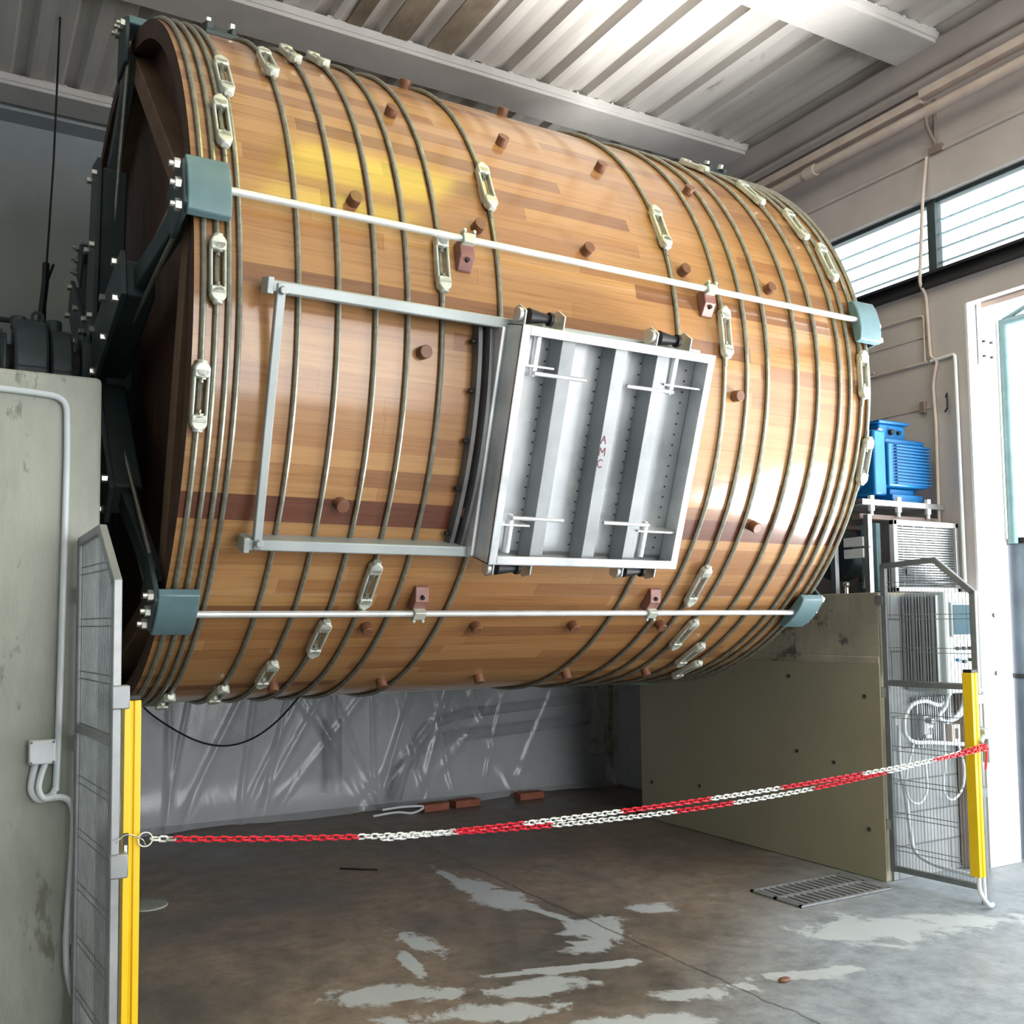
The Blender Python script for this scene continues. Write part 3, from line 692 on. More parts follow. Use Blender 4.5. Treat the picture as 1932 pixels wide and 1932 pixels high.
MB().cyl((-.6, 6.5, 3.50), (.575, 6.5, 3.535), .018, 8).build('cross_bar', 'darkteal', hc)

# ================================================================== GUARDS AND LIGHT CURTAINS
def fence(name, label, A, B_, mat):
    """swing guard from A (hinge side, on the plinth) to B_ (free side), plan points"""
    F = thing(name, (A[0], A[1], 0), label, 'guard', 'wire guards beside the drum')
    A = Vector((A[0], A[1], 0)); B_ = Vector((B_[0], B_[1], 0)); d = B_-A; L = d.length; u = d/L; nn = Vector((u.y, -u.x, 0))
    rot = Matrix((u, nn, Vector((0, 0, 1)))).transposed()
    if rot.determinant() < 0: rot = Matrix((u, -nn, Vector((0, 0, 1)))).transposed()
    def P(s, z): return A+u*s+Vector((0, 0, z))
    def bar(m, p, q, w=.034, tk=.03):
        p, q = Vector(p), Vector(q); e = q-p; ex = e.normalized(); ey = nn if rot.determinant() > 0 else -nn; ez = ex.cross(ey)
        m.box((p+q)/2, (e.length+w*.6, tk, w), Matrix((ex, ey, ez)).transposed())
    s1 = L*.6; top0, top1, tslope = 1.93, 1.95, 1.75
    m = MB(); bar(m, P(0, .08), P(0, top0)); bar(m, P(0, top0), P(s1, top1)); bar(m, P(s1, top1), P(L, tslope)); bar(m, P(L, tslope), P(L, 0.0)); bar(m, P(0, .09), P(L, .09)); bar(m, P(0, 1.21), P(L, 1.21))
    m.build('guard_frame', mat, F, bevel=.004)
    m = MB(); k = 0; s = .02
    while s < L-.01:
        zt = top0+(s/s1)*(top1-top0) if s < s1 else top1+(s-s1)/(L-s1)*(tslope-top1)
        m.cyl(P(s, .1), P(s, zt), .0019, 4); s += .02
    for k in range(9):
        z = .2+k*.2
        for dz in (0, .028):
            sm_ = L if z+dz < tslope else s1+(top1-z-dz)/(top1-tslope)*(L-s1)
            m.cyl(P(0, z+dz), P(sm_, z+dz), .0024, 4)
    m.build('wire_infill', 'mesh', F, smooth=False)
    for z in (.35, 1.15, 1.72):
        m = MB(); m.box(A+Vector((0, .015, z))-u*.012, (.03, .05, .06)); m.build('hinge', 'steel', F, bevel=.003)
    return F, P, L, rot
F1, P1, L1, ro1 = fence('wire_guard', 'wire mesh guard on the left in front of the concrete plinth', (.487, 3.96), (.532, 3.40), 'guardlight')
F2, P2, L2, ro2 = fence('wire_guard', 'wire mesh guard on the right in front of the control cabinet', (5.17, 3.96), (5.225, 3.42), 'guardgrey')
for z in (1.36, .80):
    MB().bb(.515, .575, 3.37, 3.42, z-.04, z+.04).build('clamp', 'guardlight', F1, bevel=.005)
def curtain(x, y, lean, label):
    T = thing('light_curtain', (x, y, 0), label, 'light curtain', 'yellow light curtains')
    z0, z1 = .185, 1.345 if x < 1 else 1.30
    sh = Matrix.Rotation(lean, 3, 'Y')
    def box(m, a, b, c, d, e, f): m.bb(x+a, x+b, y+c, y+d, e, f); return m
    m = MB(); 
    prof = [(-.028, -.026), (-.006, -.026), (-.004, -.018), (.004, -.018), (.006, -.026), (.028, -.026), (.028, .030), (-.028, .030)]
    m.poly([(x+a, y+b, z0) for a, b in prof], (0, 0, z1-z0)); o = m.build('housing', 'yellow', T, bevel=.002, seg=1)
    box(MB(), -.026, .026, -.024, .028, z1, z1+.018).build('end_cap', 'black', T, bevel=.003)
    s = -1 if x < 1 else 1
    if x < 1:
        box(MB(), -.027, -.010, -.0275, -.0262, .76, .90).build('label_strip', 'lab', T, smooth=False)
        box(MB(), -.024, -.014, -.0285, -.0276, .79, .86).build('label_print', 'white', T, smooth=False)
    return T
curtain(.592, 3.44, 0, 'yellow light curtain post on the left wire guard')
curtain(5.078, 3.36, 0, 'yellow light curtain post on the right wire guard')
for z in (.60, 1.12): MB().bb(5.10, 5.24, 3.392, 3.405, z, z+.05).build('curtain_bracket', 'guardgrey', F2)
ls = spline([(5.078, 3.36, .19), (5.08, 3.355, .10), (5.13, 3.34, .03), (5.19, 3.36, .02)], 6)
tag(MB().tube(ls, .012, 8).build('curtain_cable', 'white'), 'white cable looping out of the bottom of the right light curtain', 'cable')
tag(MB().tube(arc([(5.14, 3.37, .02), (5.135, 3.37, .18), (5.13, 3.37, .55), (5.13, 3.37, .80)], .05), .012, 8).build('riser_conduit', 'conduit'), 'slim white conduit rising behind the right light curtain', 'conduit')

# ================================================================== CHAIN
def links(name, mat, parent, pts, start, stop, pitch=.0262):
    """run of chain links along the polyline between arc positions"""
    cum = [0]
    for a, b in zip(pts, pts[1:]): cum.append(cum[-1]+(b-a).length)
    def at(s):
        for i in range(len(pts)-1):
            if s <= cum[i+1]: f = (s-cum[i])/(cum[i+1]-cum[i]); return pts[i].lerp(pts[i+1], f), (pts[i+1]-pts[i]).normalized()
        return pts[-1], (pts[-1]-pts[-2]).normalized()
    m = MB(); k = int(round(start/pitch)); made = 0
    while k*pitch < min(stop, cum[-1]):
        p, t = at(k*pitch+pitch/2); side = Vector((0, 0, 1)) if k % 2 else Vector((0, 1, 0))
        side = (side-t*side.dot(t)).normalized(); w = t.cross(side)
        side2 = (side*math.cos(.35)+w*math.sin(.35))
        L_, W_ = .0115, .0095; lp = []
        for q in range(10):
            a = 2*PI*q/10; lp.append(p + t*((L_ if math.cos(a) > 0 else -L_)*.62+.0085*math.cos(a)) + side2*W_*math.sin(a))
        m.tube(lp, .0036, 5, closed=True); k += 1; made += 1
    return m.build(name, mat, parent)
def catenary(p, q, sag, n=60):
    p, q = Vector(p), Vector(q); return [p.lerp(q, k/n)-Vector((0, 0, sag*4*(k/n)*(1-k/n))) for k in range(n+1)]
CH = thing('barrier_chain', (3, 3.45, 0), 'red and white plastic barrier chain hung between the two yellow posts', 'chain')
main = catenary((.655, 3.40, .875), (5.10, 3.31, .905), .140)
runs = [(.0, .06, 'white'), (.06, .75, 'red'), (.75, 1.17, 'white'), (1.17, 1.62, 'red'), (1.62, 2.27, 'white'), (2.27, 2.62, 'red'), (2.62, 3.12, 'white'), (3.12, 3.66, 'red'), (3.66, 4.24, 'white'), (4.24, 4.55, 'red'), (4.55, 4.62, 'white'), (4.62, 4.72, 'red')]
for a, b, c in runs: links('chain_run', c, CH, main, a, b)
sec = [p+Vector((0, -.012, 0)) for p in catenary((1.50, 3.385, .785), (5.10, 3.31, .885), .040)]
for a, b, c in ((0, .30, 'white'), (.30, .62, 'red'), (.62, 1.12, 'white'), (1.12, 1.62, 'red'), (1.62, 2.05, 'white'), (2.05, 2.6, 'red'), (2.6, 3.15, 'white'), (3.15, 3.6, 'red')): links('chain_run', c, CH, sec, a, b)
MB().tube([(.635+.024*math.cos(a*PI/8), 3.40, .875+.024*math.sin(a*PI/8)) for a in range(16)], .0028, 5, closed=True).build('split_ring', 'bolt', CH)
MB().tube([Vector((5.115, 3.31, .905)), (5.12, 3.31, .86), (5.11, 3.31, .80), (5.11, 3.315, .77)], .006, 6).build('loose_end', 'red', CH)
tag(MB().tube(spline([(.53, 3.34, .885), (.57, 3.385, .90), (.62, 3.39, .88), (.635, 3.395, .855)], 6), .0022, 5).build('wire_tie', 'bolt'), 'thin wire tie around the left yellow post holding the chain', 'wire')
hk = MB(); hk.bb(5.14, 5.25, 3.33, 3.40, .93, .985); hk.bb(5.17, 5.20, 3.33, 3.37, .80, .93); hk.cyl((5.09, 3.325, .915), (5.145, 3.345, .95), .014, 10)
tag(hk.build('chain_latch', 'cabinet', bevel=.006), 'white plastic latch block at the right end of the chain', 'latch')

# ================================================================== LEFT WALL BOX AND CONDUITS
jb = thing('junction_box', (.355, 3.99, 1.13), 'square grey junction box on the left concrete plinth', 'junction box')
MB().bb(.309, .402, 3.945, 3.998, 1.08, 1.17).build('box_body', 'conduit', jb, bevel=.005)
m = MB()
for x in (.316, .395):
    for z in (1.087, 1.163): m.cyl((x, 3.946, z), (x, 3.942, z), .005, 8)
m.build('screws', 'pvcgrey', jb)
cy_ = 3.982
tag(MB().tube(arc([(-.9, cy_, 2.535), (.30, cy_, 2.51), (.425, cy_, 2.50), (.43, cy_, 2.30), (.415, cy_, 1.2), (.408, cy_, .97), (.33, cy_, .955)][:6]+[(.408, cy_, .985), (.395, cy_, .955), (.355, cy_, .945)], .10, 8), .0125, 10).build('conduit', 'conduit'),
    'long grey conduit bending down the left concrete plinth', 'conduit')
tag(MB().tube(spline([(.335, cy_, 1.08), (.325, cy_, 1.03), (.322, cy_, .98), (.345, cy_, .945), (.39, cy_, .946), (.43, cy_, .945), (.46, cy_, .925), (.474, cy_, .88), (.474, cy_, .80), (.468, cy_, .66), (.459, cy_, .505), (.455, cy_, .38), (.462, cy_, .28), (.49, cy_, .17), (.54, 3.95, .07), (.56, 3.93, .015)], 8), .013, 10).build('conduit', 'conduit'),
    'pale flexible conduit running from the left junction box down to the floor', 'conduit')
tag(MB().tube(spline([(.368, cy_-.01, 1.08), (.352, cy_-.015, 1.03), (.346, cy_-.02, .985), (.365, cy_-.02, .95), (.405, cy_-.02, .955)], 8), .0115, 10).build('conduit', 'conduit'),
    'short pale conduit curving under the left junction box', 'conduit')

# ================================================================== REAR WALL: PIPES, FILM, BRICKS
tag(MB().tube(arc([(5.99, 7.78, .66), (4.1, 7.78, .56), (3.72, 7.78, .44), (3.60, 7.78, .05)], .25, 8), .055, 14).build('drain_pipe', 'pvcgrey'), 'lower grey drain pipe bending to the floor behind the plastic sheet', 'pipe')
tag(MB().tube(arc([(5.99, 7.82, .86), (4.3, 7.82, .76), (3.9, 7.82, .66), (3.78, 7.82, .30)], .25, 8), .045, 14).build('drain_pipe', 'pvcgrey'), 'upper grey drain pipe along the rear wall behind the plastic sheet', 'pipe')
vp = MB(); vp.cyl((3.03, 7.82, .16), (3.03, 7.82, .78), .075, 18); vp.cyl((3.03, 7.82, .78), (3.03, 7.82, 2.4), .035, 14)
tag(vp.build('stand_pipe', 'pvcgrey'), 'upright grey stand pipe behind the plastic sheet', 'pipe')
bp = MB(); bp.bb(5.7, 5.99, 7.68, 7.89, .3, .95); tag(bp.build('pipe_support', 'concrete_r', bevel=.02), 'concrete pipe support in the far right corner', 'support')
def film():
    bm = bmesh.new(); nx, nz = 420, 60; xa, xb, za, zb = .45, 5.86, .015, 2.3; G = []
    ctr = [(1.6+k*.42, 2.3+.2*math.sin(k*3)) for k in range(11)]
    for j in range(nz+1):
        row = []
        for i_ in range(nx+1):
            x = xa+(xb-xa)*i_/nx; z = za+(zb-za)*j/nz; y = 0
            for q, (cx, cz) in enumerate(ctr):
                dx, dz = x-cx, cz-z; ang = math.atan2(dx, dz+.001)
                for s, w in ((math.sin(q*1.7)*.5, .014), (math.sin(q*2.9+1)*.8, .010), (math.sin(q*4.1+2)*1.1, .008)):
                    e = (ang-s)/w
                    if abs(e) < 3: y -= .020*math.exp(-e*e)*min(1, (dx*dx+dz*dz)**.5)
            y += .008*math.sin(x*3+z*1.5)+.003*math.sin(x*7-z*4)
            y -= .10*max(0, 1-z/.35)**2
            row.append(bm.verts.new((x, 7.66+y, z+.012*math.sin(x*4)*(1-j/nz))))
        G.append(row)
    for j in range(nz):
        for i_ in range(nx): bm.faces.new((G[j][i_], G[j][i_+1], G[j+1][i_+1], G[j+1][i_]))
    m = MB(); m.bm.free(); m.bm = bm; return m.build('plastic_sheet', 'film', ang=180)
tag(film(), 'crumpled translucent plastic sheet hung over the rear wall below the drum', 'plastic sheet')
sf = MB(); sf.poly([(5.90, 6.4, .02), (5.86, 7.6, .02), (5.90, 7.6, 2.2), (5.93, 6.4, 2.2)], (.004, 0, 0))
tag(sf.build('plastic_sheet', 'film'), 'flat strip of translucent plastic sheet on the side wall beyond the beige board', 'plastic sheet')
tag(MB().tube(spline([(1.25, 7.53, 1.15), (1.45, 7.53, .92), (1.8, 7.52, .70), (2.1, 7.52, .66), (2.4, 7.52, .80), (2.75, 7.53, 1.15)], 8), .008, 6).build('sagging_cable', 'black'), 'thin dark cable sagging over the plastic sheet', 'cable')
for (x, y, a, L_, lab) in ((3.78, 7.40, .1, .25, 'leftmost red brick on the floor by the plastic sheet'), (4.10, 7.42, .05, .25, 'middle red brick on the floor by the plastic sheet'), (4.78, 7.44, 0, .26, 'rightmost red brick on the floor by the plastic sheet')):
    rot = Matrix.Rotation(a, 3, 'Z'); tag(MB().box((x, y, .032), (L_, .12, .062), rot).build('brick', 'brick', bevel=.006), lab, 'brick', 'bricks holding down the plastic sheet')
tag(MB().tube(spline([(3.2, 7.36, .015), (3.4, 7.34, .03), (3.55, 7.33, .012), (3.66, 7.35, .05), (3.5, 7.38, .06), (3.3, 7.40, .05)], 8), .010, 6).build('floor_cable', 'conduit'), 'pale cable lying on the floor left of the bricks', 'cable')

# ================================================================== FLOOR ITEMS
gr = thing('floor_grate', (4.6, 4.06, 0), 'cast iron drain grate in the floor before the beige board', 'grate')
gx0, gx1, gy0, gy1 = 4.27, 5.02, 3.87, 4.25
MB().bb(gx0, gx1, gy0, gy1, .0005, .003).build('pit', 'gap', gr, smooth=False)  # dark plate stands in for the shaded depth under the grate bars
m = MB(); m.bb(gx0, gx1, gy0, gy0+.02, .002, .014); m.bb(gx0, gx1, gy1-.02, gy1, .002, .014); m.bb(gx0, gx1, 4.05, 4.075, .002, .014); m.bb(gx0, gx0+.02, gy0, gy1, .002, .014); m.bb(gx1-.02, gx1, gy0, gy1, .002, .014)
for k in range(14):
    x = gx0+.035+k*.0515; m.bb(x, x+.024, gy0, gy1, .002, .013)
m.build('grille', 'fin', gr, smooth=False)
dc = MB(); dc.cyl((1.08, 5.73, .001), (1.08, 5.73, .012), .12, 28); tag(dc.build('cover_plate', 'concrete', bevel=.004), 'small round pale cap set in the floor beneath the drum', 'floor cap')
tg = MB(); tg.sphere((3.35, 3.145, .008), .035, 6, (1, .55, .3)); tag(tg.build('bark_chip', 'peg'), 'small orange-brown chip lying on the wet floor', 'chip')
tag(MB().tube([(2.35, 5.95, .006), (2.45, 5.86, .008), (2.55, 5.80, .006)], .006, 5).build('twig', 'black'), 'dark thin stick lying on the floor under the chain', 'stick')

# ================================================================== RIGHT MACHINERY
ms = thing('motor_stand', (5.6, 4.4, 1.77), 'grey steel motor stand on the right plinth', 'stand')
m = MB(); m.bb(5.18, 5.99, 4.10, 4.82, 2.335, 2.372); m.build('mounting_plate', 'steel', ms, bevel=.003)
m = MB(); m.bb(5.2, 5.98, 4.14, 4.2, 2.25, 2.28); m.bb(5.2, 5.98, 4.7, 4.76, 2.25, 2.28); m.build('sub_frame', 'brownsheet', ms)
leg0 = None
for (x, y) in ((5.22, 4.10), (5.24, 4.38), (5.24, 4.72), (5.93, 4.13), (5.93, 4.72)):
    w = Matrix.Translation((x-5.6, y-4.4, 0))
    if leg0 is None: leg0 = MB().bb(-.018, .018, -.018, .018, 0, .50).build('leg', 'steel', None); leg0.parent = ms; leg0.matrix_local = w
    else: copy_part(leg0, w)
m = MB()
for (x, y) in ((5.30, 4.13), (5.55, 4.12), (5.85, 4.12), (5.25, 4.45), (5.4, 4.7)): m.cyl((x, y, 2.27), (x, y, 2.40), .012, 8); m.cyl((x, y, 2.372), (x, y, 2.40), .021, 6); m.cyl((x, y, 2.30), (x, y, 2.335), .021, 6)
m.build('bolts', 'white', ms)
mo = thing('electric_motor', (5.62, 4.40, 2.37), 'bright blue electric motor on the stand at right', 'motor')
mx0, mx1, my, mz, mr = 5.37, 5.92, 4.40, 2.615, .215
m = MB(); m.cyl((mx0+.06, my, mz), (mx1, my, mz), mr, 48); m.bb(mx0+.02, mx0+.14, my-mr-.02, my+mr+.02, mz-.20, mz+.235); m.build('body', 'blue', mo, bevel=.015)
m = MB(); m.bb(mx0+.14, mx1-.01, my-mr-.035, my-mr+.05, mz-.135, mz+.155); m.bb(mx0+.14, mx1-.01, my-mr-.015, my+mr, mz+.155, mz+.19); m.build('side_block', 'blue', mo, bevel=.01)
m = MB()
for k in range(13): z = mz-.12+k*.021; m.bb(mx0+.20, mx1, my-mr-.055, my-mr-.03, z, z+.009)
m.build('cooling_fins', 'blue2', mo, smooth=False)
m = MB(); m.cyl((mx0-.03, my, mz), (mx0+.06, my, mz), .15, 40, mr+.01); m.cyl((mx0-.06, my, mz), (mx0-.03, my, mz), .08, 24); m.build('end_bell', 'blue2', mo, bevel=.01)
MB().cyl((mx0-.16, my, mz), (mx0-.05, my, mz), .025, 16).build('output_shaft', 'bolt', mo)
m = MB(); m.bb(5.53, 5.80, my-.17, my+.12, mz+.19, mz+.30); tbx = m.build('terminal_box', 'blue', mo, bevel=.012)
m = MB(); m.bb(5.51, 5.82, my-.19, my+.14, mz+.30, mz+.32); m.build('lid', 'blue2', tbx, bevel=.006)
m = MB(); m.cyl((5.64, my-.17, mz+.245), (5.64, my-.195, mz+.245), .02, 12); m.cyl((5.72, my-.17, mz+.245), (5.72, my-.19, mz+.245), .014, 12); m.build('cable_gland', 'black', tbx)
m = MB(); m.tube([(5.50+.026*math.cos(a*PI/7), my-.20, mz+.225+.026*math.sin(a*PI/7)) for a in range(14)], .007, 6, closed=True); m.build('lifting_eye', 'bolt', mo)
m = MB(); m.bb(5.55, 5.86, my-.24, my-.10, 2.373, 2.43); m.bb(5.55, 5.86, my+.10, my+.24, 2.373, 2.43); m.bb(5.58, 5.82, my-.2, my+.2, 2.42, 2.47); m.build('feet', 'blue', mo, bevel=.006)
gd = thing('belt_guard', (5.65, 4.02, 1.77), 'white framed louvred belt guard below the blue motor', 'guard')
fx0, fx1, fz0, fz1 = 5.335, 5.985, 1.775, 2.235
m = MB(); m.bb(fx0, fx1, 4.0, 4.035, fz1-.035, fz1); m.bb(fx0, fx1, 4.0, 4.035, fz0, fz0+.03); m.bb(fx0, fx0+.035, 4.0, 4.035, fz0, fz1); m.bb(fx1-.03, fx1, 4.0, 4.035, fz0, fz1); m.build('guard_frame', 'bright', gd, bevel=.004)
m = MB()
for k in range(24): z = fz0+.035+k*.0165; m.box(((fx0+fx1)/2, 4.025, z), (fx1-fx0-.05, .012, .009), Matrix.Rotation(.5, 3, 'X'))
for k in range(5): x = fx0+.12+k*.11; m.bb(x, x+.012, 4.03, 4.036, fz0, fz1)
m.build('louvres', 'mesh', gd, smooth=False)
MB().bb(fx0+.12, fx0+.155, 4.004, 4.010, 1.885, 1.925).build('tag', 'lab', gd, smooth=False)
pu = MB(); pu.cyl((5.32, 4.45, 2.02), (5.44, 4.45, 2.02), .16, 32); pu.cyl((5.2, 4.45, 2.02), (5.6, 4.45, 2.02), .03, 12)
tag(pu.build('drive_pulley', 'darkteal', bevel=.01), 'dark drive pulley inside the motor stand', 'pulley')
br = MB(); br.bb(5.30, 5.34, 4.10, 4.22, 1.78, 2.22); br.bb(5.26, 5.32, 4.14, 4.2, 1.80, 1.84)
tag(br.build('side_bracket', 'teal', bevel=.005), 'blue grey steel bracket beside the louvred guard', 'bracket')
lw = thing('limit_switch', (5.23, 4.25, 2.0), 'small white limit switch pair on the motor stand', 'switch')
MB().bb(5.195, 5.215, 4.12, 4.27, 2.07, 2.13).build('switch_body', 'white', lw, bevel=.003); MB().bb(5.195, 5.215, 4.12, 4.27, 1.995, 2.055).build('switch_body', 'white', lw, bevel=.003)
MB().bb(5.205, 5.22, 4.08, 4.20, 2.056, 2.068).build('stem', 'pvcgrey', lw); MB().cyl((5.215, 4.10, 2.0), (5.22, 4.14, 1.80), .008, 8).build('rod', 'conduit', lw)
tag(MB().sphere((5.25, 4.3, 1.83), .022, 8).cyl((5.25, 4.3, 1.772), (5.25, 4.3, 1.82), .012, 8).build('grease_nipple', 'bolt'), 'small bright knob at the foot of the motor stand', 'knob')

# control cabinet
cc = thing('control_cabinet', (5.63, 3.83, 1.15), 'pale control cabinet with a display behind the right light curtain', 'cabinet')
cx0, cx1, cy0, cy1, cz0, cz1 = 5.37, 5.90, 3.70, 3.975, 1.15, 1.765
MB().bb(cx0, cx1, cy0, cy1, cz0, cz1).build('body', 'cabinet', cc, bevel=.008)
MB().bb(cx0+.30, cx1-.01, cy0-.02, cy0, cz0+.02, cz1-.02).build('door', 'cabinet', cc, bevel=.005)
m = MB()
for k in range(15): y = cy0+.03+k*.0165; m.bb(cx0-.035, cx0, y, y+.005, cz0+.05, cz1-.02)
m.build('heat_sink_fins', 'fin', cc, smooth=False)
sc_ = MB().bb(cx0+.045, cx0+.285, cy0-.015, cy0-.001, 1.49, 1.70).build('display_bezel', 'cabinet', cc, bevel=.004)
MB().bb(cx0+.06, cx0+.27, cy0-.018, cy0-.0145, 1.505, 1.685).build('display', 'screen', sc_, smooth=False)
kn = None
for (x, z, mt) in ((cx0+.10, 1.42, 'black'), (cx0+.16, 1.42, 'black'), (cx0+.22, 1.42, 'darkteal'), (cx0+.10, 1.35, 'blue'), (cx0+.16, 1.34, 'black'), (cx0+.22, 1.35, 'darkteal')):
    MB().cyl((x, cy0-.001, z), (x, cy0-.02, z), .011, 14).build('button', mt, cc)
for z in (1.62, 1.26): MB().cyl((cx0+.45, cy0-.02, z), (cx0+.45, cy0-.032, z), .014, 14).build('lock', 'pvcgrey', cc)
bs_ = MB(); bs_.bb(5.84, 5.99, 3.93, 3.975, .02, 1.12)
for k in range(6): x = 5.845+k*.024; bs_.bb(x, x+.010, 3.918, 3.935, .02, 1.12)
tag(bs_.build('ribbed_cover', 'brownsheet', smooth=False), 'brown ribbed cover strip below the control cabinet', 'cover')
rs = MB()
for k in range(16): x = 5.42+k*.0215; rs.bb(x, x+.008, 3.945, 3.975, .80, 1.11)
rs.bb(5.41, 5.77, 3.972, 3.98, .80, 1.11)
tag(rs.build('ribbed_grille', 'fin', smooth=False), 'grey ribbed grille behind the looped hoses', 'grille')
vy = 3.91
hoses = [([(5.72, vy, 1.15), (5.60, vy, 1.06), (5.45, vy, 1.09), (5.32, vy, 1.07), (5.25, vy, .99), (5.25, vy, .90), (5.33, vy, .845), (5.5, vy, .83), (5.80, vy, .80), (5.9, vy, .79)], 'thick pale hose looping left below the control cabinet', .013),
         ([(5.66, vy-.02, 1.15), (5.62, vy-.02, 1.05), (5.55, vy-.02, .99), (5.64, vy-.02, .955), (5.78, vy-.02, 1.0), (5.84, vy-.02, 1.15)], 'short white hose hanging in a U under the control cabinet', .011),
         ([(5.62, vy, .95), (5.62, vy, .70), (5.60, vy, .52), (5.68, vy, .46), (5.78, vy, .52), (5.81, vy, .65), (5.76, vy, .80)], 'thin white cable loop above the ribbed cover', .007),
         ([(5.33, vy, .84), (5.24, vy, .62), (5.27, vy, .50), (5.37, vy, .47), (5.44, vy, .56), (5.42, vy, .75)], 'thin white cable loop behind the wire guard', .007),
         ([(5.22, 3.93, .95), (5.215, 3.93, .70), (5.25, 3.92, .50), (5.25, 3.9, .32), (5.235, 3.86, .20), (5.24, 3.75, .15), (5.26, 3.6, .135), (5.27, 3.50, .13)], 'long white hose running down the right wire guard to its foot', .012),
         ([(5.80, vy-.03, 1.15), (5.77, vy-.03, 1.04), (5.68, vy-.03, .97), (5.60, vy-.03, .95)], 'curved white hose leaving the cabinet underside', .011)]
for pts, lab, r in hoses: tag(MB().tube(spline(pts, 8), r, 8).build('hose', 'conduit'), lab, 'hose')
so = thing('socket_box', (5.73, 3.93, .86), 'small cream socket box with a dark slot', 'socket'); MB().bb(5.69, 5.77, 3.90, 3.955, .81, .93).build('box_body', 'pipe', so, bevel=.004); MB().bb(5.72, 5.745, 3.896, 3.90, .84, .905).build('slot', 'black', so)
va = MB(); va.cyl((5.45, 3.93, .88), (5.45, 3.93, 1.0), .03, 12); va.cyl((5.45, 3.93, .93), (5.53, 3.93, .93), .02, 10); va.cyl((5.45, 3.90, .97), (5.45, 3.86, .97), .018, 10); va.bb(5.42, 5.48, 3.89, 3.95, .86, .885)
tag(va.build('water_valve', 'fin', bevel=.004), 'grey valve on the block facing behind the looped hose', 'valve')

# ================================================================== RIGHT WALL SERVICES
tag(MB().cyl((5.85, -4.9, 5.04), (5.85, 7.85, 5.04), .036, 14).cyl((5.85, 4.94, 5.04), (5.85, 5.04, 5.04), .046, 14).build('overhead_pipe', 'pipe'), 'round cream pipe under the roof along the right wall', 'pipe')
tag(MB().bb(5.82, 5.89, -4.9, 4.05, 5.14, 5.20).bb(5.84, 5.91, 4.05, 7.85, 5.12, 5.18).build('cable_trunking', 'pipe', bevel=.004), 'square painted trunking above the round pipe on the right wall', 'trunking')
tag(MB().tube([(5.97, -4.9, 5.255), (5.97, 7.85, 5.235)], .014, 8).build('thin_pipe', 'pipe'), 'thin painted pipe between the roof ledge and the trunking', 'pipe')
pb = MB(); pb.tube([(5.85, 4.02, 5.10), (5.85, 4.02, 4.99), (5.88, 4.04, 4.97), (5.95, 4.05, 4.90), (5.995, 4.05, 4.86)], .012, 8); pb.tube([(5.99, 4.05, 5.18), (5.985, 4.05, 4.84)], .012, 8); pb.bb(5.975, 6.0, 4.0, 4.1, 4.80, 4.85)
tag(pb.build('pipe_bracket', 'brownsheet'), 'rusty pipe bracket below the cream pipe on the right wall', 'bracket')
wx = 5.984
tag(MB().tube(arc([(wx, 4.12, 4.80), (wx-.03, 4.14, 4.5), (wx-.06, 4.16, 3.98), (wx-.06, 4.165, 3.9), (wx, 4.165, 3.84), (wx, 4.15, 3.40), (wx, 4.10, 3.36), (wx, 4.12, 3.3), (wx, 4.14, 3.2), (wx, 4.13, 2.95), (wx, 4.14, 1.9)], .05), .011, 8).build('wall_conduit', 'pipe'), 'vertical painted conduit down the right wall past the window mullion', 'conduit')
tag(MB().tube(arc([(wx, 4.15, 3.37), (wx, 3.975, 3.375), (wx-.01, 3.965, 3.33), (wx-.01, 3.96, 1.8)], .02), .011, 8).build('wall_conduit', 'white'), 'white conduit beside the doorway on the right wall', 'conduit')
tag(MB().tube([(wx, 4.17, 3.37), (wx, 7.8, 3.37)], .009, 8).tube([(wx, 4.6, 3.395), (wx, 4.9, 3.38)], .008, 6).build('wall_conduit', 'pipe'), 'horizontal painted conduit on the right wall above the motor', 'conduit')
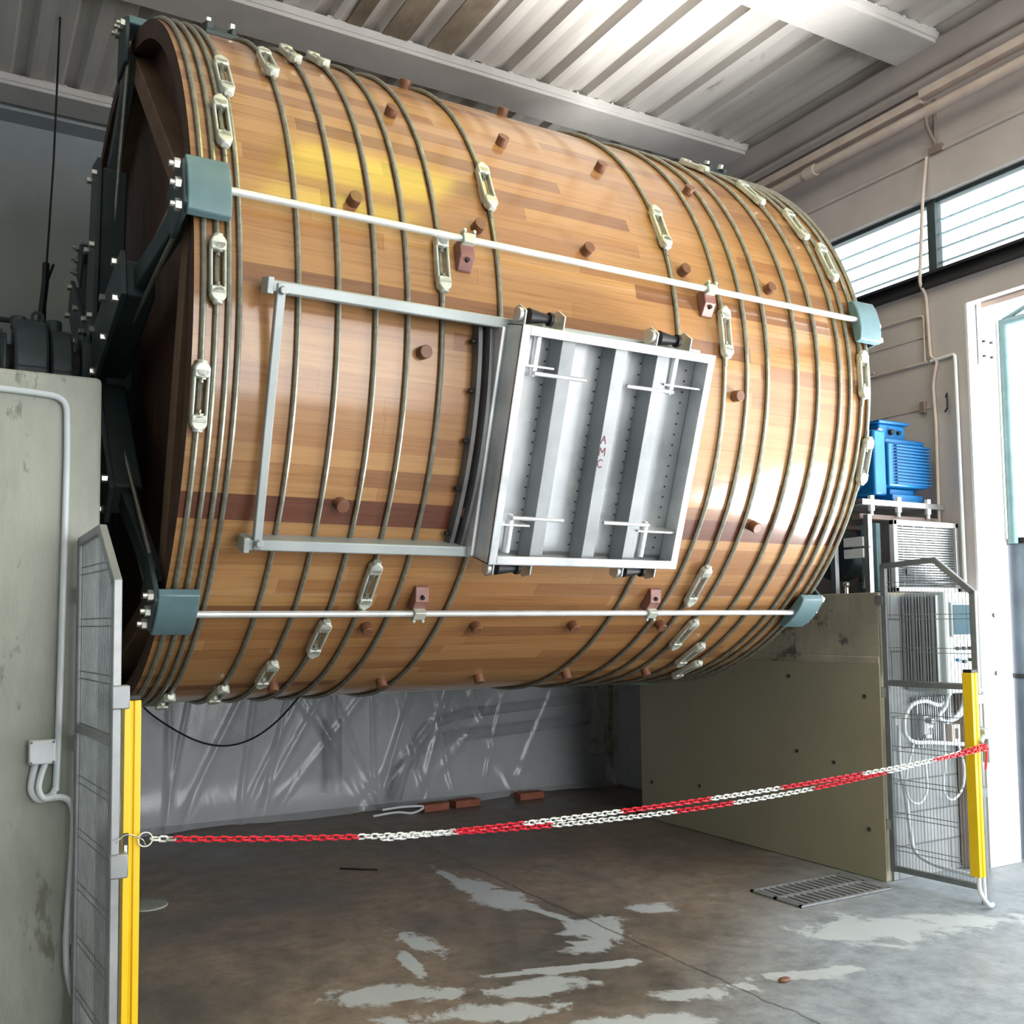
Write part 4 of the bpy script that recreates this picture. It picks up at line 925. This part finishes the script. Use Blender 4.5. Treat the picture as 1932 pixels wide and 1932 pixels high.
tag(MB().tube(arc([(wx, 4.19, 3.36), (wx, 4.19, 3.70), (wx, 4.25, 3.71), (wx, 7.8, 3.72)], .03), .007, 8).build('wall_conduit', 'pipe'), 'thin painted conduit on the right wall just under the window', 'conduit')
tag(MB().bb(5.97, 5.999, 4.20, 4.24, 3.02, 3.10).build('wall_switch', 'brownsheet', bevel=.003), 'small dark fitting left of the vertical wall conduit', 'fitting')
tag(MB().tube([(5.985, 4.05, 3.10), (5.97, 4.03, 3.12), (5.97, 4.03, 3.02), (5.985, 4.06, 3.0)], .006, 6).build('wall_hook', 'black'), 'small iron hook on the right wall near the doorway', 'hook')

# sliding gate hardware and yard
tk = thing('gate_track', (6.1, 2.2, 3.7), 'cream gate track above the doorway on the right', 'gate track')
MB().bb(6.10, 6.14, .2, 3.84, 3.745, 3.775).bb(6.08, 6.17, .2, 3.84, 3.66, 3.70).build('rail', 'pipe', tk, bevel=.004)
MB().bb(6.09, 6.25, 3.865, 3.88, 3.28, 3.72).build('end_plate', 'steel', tk, bevel=.004)
m = MB()
for (x, z) in ((6.13, 3.35), (6.21, 3.35), (6.13, 3.45), (6.21, 3.45)): m.cyl((x, 3.865, z), (x, 3.855, z), .010, 8)
m.build('bolts', 'black', tk)
gt = thing('yard_gate', (6.33, 3.8, 0), 'grey green gate frame standing open outside the doorway', 'gate')
MB().cyl((6.335, 3.85, 2.1), (6.335, 3.85, 3.62), .030, 14).build('gate_post', 'teagreen', gt)
MB().cyl((6.335, 3.85, 3.60), (6.37, 1.6, 3.60), .028, 12).tube([(6.335, 3.85, 3.62), (6.34, 3.6, 3.70), (6.35, 3.3, 3.66), (6.35, 2.9, 3.72), (6.35, 2.5, 3.68)], .016, 8).build('top_bar', 'teagreen', gt)
dn = thing('water_barrel', (6.55, 3.9, 0), 'blue grey tall cylinder outside the doorway', 'cylinder')
MB().cyl((6.50, 3.84, 0), (6.50, 3.84, 2.12), .13, 28).build('body', 'tyre', dn)
MB().cyl((6.50, 3.84, 1.20), (6.50, 3.84, 1.23), .138, 28).cyl((6.50, 3.84, 2.10), (6.50, 3.84, 2.14), .138, 28).build('band', 'black', dn)
